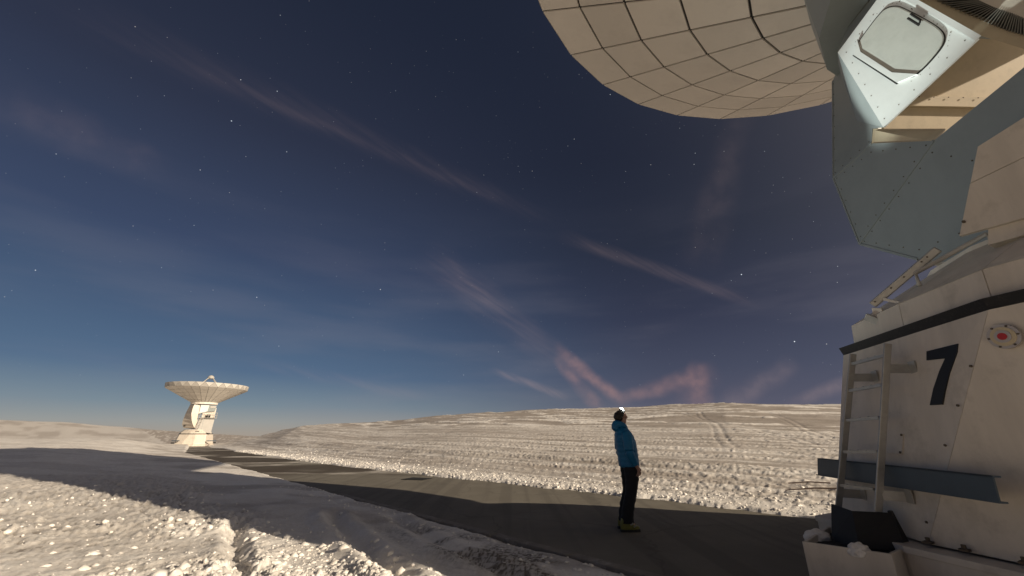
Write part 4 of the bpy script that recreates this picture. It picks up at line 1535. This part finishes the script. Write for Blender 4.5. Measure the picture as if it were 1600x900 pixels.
def interp_rings(keys, m):
    """smooth list of (centre, rx, ry, tilt) resampled to m rings with Catmull-like easing"""
    out = []
    k = len(keys)
    for i in range(m):
        t = i / (m - 1) * (k - 1)
        j = min(int(t), k - 2)
        f = t - j
        f = f * f * (3 - 2 * f) * 0.5 + f * 0.5
        a, b = keys[j], keys[j + 1]
        out.append((tuple(a[0][q] + (b[0][q] - a[0][q]) * f for q in range(3)), a[1] + (b[1] - a[1]) * f, a[2] + (b[2] - a[2]) * f, a[3] + (b[3] - a[3]) * f))
    return out


def make_person():
    root = empty('person', (1.93, 7.58, 0.0), rad(4))
    tag(root, 'person in blue hooded jacket and yellow ski boots looking up with a lit headlamp', 'person')
    # body: one continuous skinned figure
    P, E = [], []

    def add(p, parent=None):
        P.append(p)
        i = len(P) - 1
        if parent is not None:
            E.append((parent, i))
        return i
    pel = add((0.10, 0, 0.99, 0.12, 0.12))
    sp1 = add((0.095, 0, 1.18, 0.115, 0.115), pel)
    che = add((0.075, 0, 1.40, 0.125, 0.125), sp1)
    nb = add((0.05, 0, 1.56, 0.07, 0.07), che)
    nk = add((0.045, 0, 1.645, 0.056, 0.056), nb)
    h1 = add((0.055, 0, 1.735, 0.082, 0.076), nk)
    h2 = add((0.035, 0, 1.80, 0.088, 0.078), h1)
    h3 = add((0.015, 0, 1.845, 0.055, 0.05), h2)
    ch = add((0.130, 0, 1.715, 0.036, 0.034), h1)          # jaw, chin raised
    br = add((0.112, 0, 1.815, 0.046, 0.048), h2)          # brow
    fc = add((0.138, 0, 1.770, 0.036, 0.038), br)          # cheek and mouth
    no = add((0.172, 0, 1.785, 0.012, 0.012), fc)          # nose
    for sy in (-1, 1):
        add((0.03, sy * 0.088, 1.775, 0.018, 0.014), h2)   # ears
        hp = add((0.10, sy * 0.10, 0.93, 0.09, 0.09), pel)
        kn = add((0.105 + 0.015 * sy, sy * 0.11, 0.55, 0.062, 0.062), hp)
        an = add((-0.025 + 0.02 * sy, sy * 0.115, 0.16, 0.045, 0.045), kn)
        ft = add((0.10 + 0.02 * sy, sy * 0.125, 0.07, 0.04, 0.035), an)
        sh = add((0.06, sy * 0.19, 1.48, 0.062, 0.062), che)
        el = add((0.045, sy * 0.255, 1.21, 0.045, 0.045), sh)
        wr = add((0.150, sy * 0.235, 1.005, 0.030, 0.026), el)
        pa = add((0.185, sy * 0.225, 0.945, 0.036, 0.020), wr)
        kb = add((0.200, sy * 0.222, 0.905, 0.034, 0.018), pa)
        for q, (dx, ln) in enumerate(((-0.030, 0.052), (-0.011, 0.060), (0.009, 0.058), (0.027, 0.045))):
            f1 = add((0.203 + dx, sy * 0.220, 0.880, 0.0088, 0.0088), kb)
            f2 = add((0.200 + dx - 0.006, sy * 0.212, 0.880 - ln * 0.55, 0.0082, 0.0082), f1)
            add((0.192 + dx - 0.014, sy * 0.203, 0.880 - ln, 0.0072, 0.0072), f2)
        t1 = add((0.222, sy * 0.215, 0.945, 0.011, 0.011), pa)
        add((0.236, sy * 0.206, 0.905, 0.009, 0.009), t1)
    skin_obj('body', P, E, SKIN, root, pel, 2)
    # hair
    bm = bmesh.new()
    bmesh.ops.create_uvsphere(bm, u_segments=24, v_segments=16, radius=1.0)
    rm = Matrix.Rotation(rad(-38), 3, 'Y')
    for v in list(bm.verts):
        c = v.co.copy()
        wob = 1 + 0.03 * math.sin(9 * c.x + 4 * c.z) + 0.02 * math.sin(17 * c.y)
        q = Vector((c.x * 0.112, c.y * 0.094, c.z * 0.102)) * wob
        q = rm @ q
        v.co = q + Vector((0.022, 0, 1.792))
    geom = [v for v in bm.verts if (v.co.x - 0.075) + 0.55 * (1.80 - v.co.z) > 0 and v.co.z > 1.66 and v.co.x > 0.06 or v.co.z < 1.70]
    bmesh.ops.delete(bm, geom=geom, context='VERTS')
    me = bpy.data.meshes.new('hair')
    bm.to_mesh(me)
    bm.free()
    me.materials.append(HAIR)
    for p in me.polygons:
        p.use_smooth = True
    hair = new_obj('hair', me, root)
    so = hair.modifiers.new('solid', 'SOLIDIFY')
    so.thickness = 0.012
    # jacket
    jk = MB()
    keys = [((0.112, 0, 0.955), 0.150, 0.185, 0), ((0.112, 0, 0.975), 0.165, 0.200, 0), ((0.108, 0, 1.08), 0.168, 0.200, 0), ((0.098, 0, 1.22), 0.170, 0.205, 0), ((0.085, 0, 1.36), 0.172, 0.218, 0.03),
            ((0.068, 0, 1.47), 0.155, 0.215, 0.06), ((0.055, 0, 1.545), 0.125, 0.165, 0.1), ((0.050, 0, 1.60), 0.098, 0.115, 0.15), ((0.050, 0, 1.645), 0.090, 0.098, 0.2)]
    R = interp_rings(keys, 64)
    R2 = []
    for (c, rx, ry, t) in R:
        q = abs(math.sin((c[2] - 0.96) / 0.078 * math.pi / 1.0))
        k = 1 + 0.05 * (q ** 0.6) if c[2] < 1.58 else 1.03
        R2.append((c, rx * k, ry * k, t))
    loft(jk, R2, 28, cap=False)
    for sy in (-1, 1):
        a = [Vector((0.055, sy * 0.13, 1.49)), Vector((0.058, sy * 0.205, 1.47)), Vector((0.05, sy * 0.245, 1.34)), Vector((0.045, sy * 0.258, 1.21)), Vector((0.095, sy * 0.25, 1.10)), Vector((0.152, sy * 0.236, 0.998))]
        rs = [0.085, 0.092, 0.084, 0.077, 0.066, 0.052]
        pts, rad_ = [], []
        for i in range(len(a) - 1):
            for f in range(7):
                t = f / 7
                pts.append(a[i].lerp(a[i + 1], t))
                rad_.append((rs[i] + (rs[i + 1] - rs[i]) * t) * (1 + 0.06 * abs(math.sin((i * 7 + f) * math.pi / 4.5))))
        pts.append(a[-1])
        rad_.append(rs[-1])
        jk.tube(pts, rad_, 16)
    jo = jk.build('jacket', JACKET, root, True)
    jo.modifiers.new('sub', 'SUBSURF').render_levels = 1
    # hood bunched behind the head
    hd = MB()
    hk = []
    for i in range(17):
        t = i / 16
        ang = rad(-118 + 236 * t)
        rr = 0.098
        c = (0.045 - rr * math.cos(ang) * 1.0, rr * 1.12 * math.sin(ang), 1.640 + 0.030 * math.cos(ang) - 0.0)
        hk.append(Vector(c))
    hd.tube(hk, [0.022 + 0.040 * math.sin(math.pi * i / 16) ** 0.7 for i in range(17)], 14)
    loft(hd, interp_rings([((-0.075, 0, 1.535), 0.03, 0.05, 0.3), ((-0.085, 0, 1.57), 0.055, 0.10, 0.3), ((-0.062, 0, 1.635), 0.075, 0.115, 0.3), ((-0.035, 0, 1.69), 0.065, 0.105, 0.4), ((-0.02, 0, 1.71), 0.04, 0.07, 0.4)], 16), 18)
    ho = hd.build('hood', JACKET, root, True)
    # trousers
    tr = MB()
    for sy in (-1, 1):
        kx = 0.015 * sy
        keys = [((-0.030 + kx, sy * 0.118, 0.125), 0.106, 0.082, 0), ((-0.02 + kx, sy * 0.112, 0.22), 0.102, 0.088, 0), ((0.012 + kx, sy * 0.112, 0.36), 0.098, 0.086, 0.1), ((0.085 + kx, sy * 0.108, 0.58), 0.096, 0.09, 0.1),
                ((0.11, sy * 0.10, 0.78), 0.112, 0.102, 0), ((0.112, sy * 0.085, 0.96), 0.128, 0.112, 0), ((0.112, sy * 0.07, 1.04), 0.12, 0.112, 0)]
        R = interp_rings(keys, 40)
        R = [((c[0] + 0.004 * math.sin(c[2] * 60 + sy), c[1], c[2]), rx * (1 + 0.025 * math.sin(c[2] * 47 + sy * 2)), ry, t) for (c, rx, ry, t) in R]
        loft(tr, R, 20)
    tr.build('trousers', PANTS, root, True)
    # boots
    for sy in (-1, 1):
        ox = 0.018 * sy - 0.02
        oy = sy * 0.125
        bt = MB()
        keys = [((0.03 + ox, oy, 0.035), 0.160, 0.052, 0), ((0.03 + ox, oy, 0.06), 0.162, 0.056, 0), ((0.022 + ox, oy, 0.09), 0.152, 0.056, 0.06), ((-0.005 + ox, oy, 0.125), 0.118, 0.055, 0.22),
                ((-0.022 + ox, oy, 0.17), 0.090, 0.058, 0.2), ((-0.018 + ox, oy, 0.20), 0.080, 0.058, 0.15), ((-0.015 + ox, oy, 0.22), 0.070, 0.054, 0.15)]
        loft(bt, interp_rings(keys, 26), 22)
        b = bt.build('ski_boot', BOOTM, root, True)
        so = MB()
        so.prism([(-0.135 + ox, oy - 0.04, 0.0), (-0.03 + ox, oy - 0.036, 0.0), (0.12 + ox, oy - 0.05, 0.0), (0.19 + ox, oy - 0.032, 0.0), (0.19 + ox, oy + 0.032, 0.0), (0.12 + ox, oy + 0.05, 0.0), (-0.03 + ox, oy + 0.036, 0.0),
                  (-0.135 + ox, oy + 0.04, 0.0)], (0, 0, 0.04))
        bevel(so.build('boot_sole', BOOTD, b), 0.006)
        for q, (bx, bz) in enumerate(((0.115, 0.098), (0.065, 0.128), (0.02, 0.185))):
            MB().bar((bx + ox - 0.015, oy - 0.062, bz - 0.012), (bx + ox + 0.02, oy + 0.062, bz + 0.016), 0.016, 0.014).build('buckle', BOOTD, b)
            MB().bar((bx + ox - 0.045, oy - 0.060, bz - 0.02), (bx + ox, oy - 0.061, bz + 0.004), 0.012, 0.022).build('buckle_lever', mat('buckle metal', (0.35, 0.34, 0.3), 0.4, 0.6), b)
    # headlamp
    st = MB()
    pts = []
    for k in range(25):
        a = 2 * math.pi * k / 24
        q = Vector((math.cos(a) * 0.118, math.sin(a) * 0.099, 0))
        q = Matrix.Rotation(rad(-52), 3, 'Y') @ q
        pts.append(q + Vector((0.045, 0, 1.808)))
    st.tube(pts, 0.009, 6, cap=False)
    band_ = st.build('headlamp_strap', BOOTD, root, True)
    lc = Vector((0.062, 0, 1.912))
    ld = Vector((0.72, 0, 0.70)).normalized()
    hs = MB().disc(lc - ld * 0.03, ld, 0.030, 0.035, 16).build('headlamp', BOOTD, root)
    MB().disc(lc + ld * 0.006, ld, 0.026, 0.012, 16).add([], []).build('lamp_lens', LAMPW, hs)
    bulb = bmesh.new()
    bmesh.ops.create_uvsphere(bulb, u_segments=12, v_segments=8, radius=0.030)
    me = bpy.data.meshes.new('lamp_glass')
    bulb.to_mesh(me)
    bulb.free()
    me.materials.append(LAMPW)
    g = new_obj('lamp_glass', me, hs)
    g.location = lc + ld * 0.010
    return root, lc + ld * 0.06


person, lamp_pos = make_person()
bpy.context.view_layer.update()
lp = person.matrix_world @ lamp_pos
tgt = M_near @ Vector((1.40, -1.33, 6.62))
for nm, en, ang in (('headlamp_beam', 2500, 15.5), ('headlamp_spill', 130, 85)):
    ld_ = bpy.data.lights.new(nm, 'SPOT')
    ld_.energy = en
    ld_.color = (0.90, 1.0, 0.95)
    ld_.spot_size = rad(ang)
    ld_.spot_blend = 0.8 if ang < 20 else 1.0
    ld_.shadow_soft_size = 0.03
    lo_ = bpy.data.objects.new(nm, ld_)
    COL.objects.link(lo_)
    lo_.location = lp
    lo_.rotation_euler = (lp - tgt).to_track_quat('Z', 'Y').to_euler()
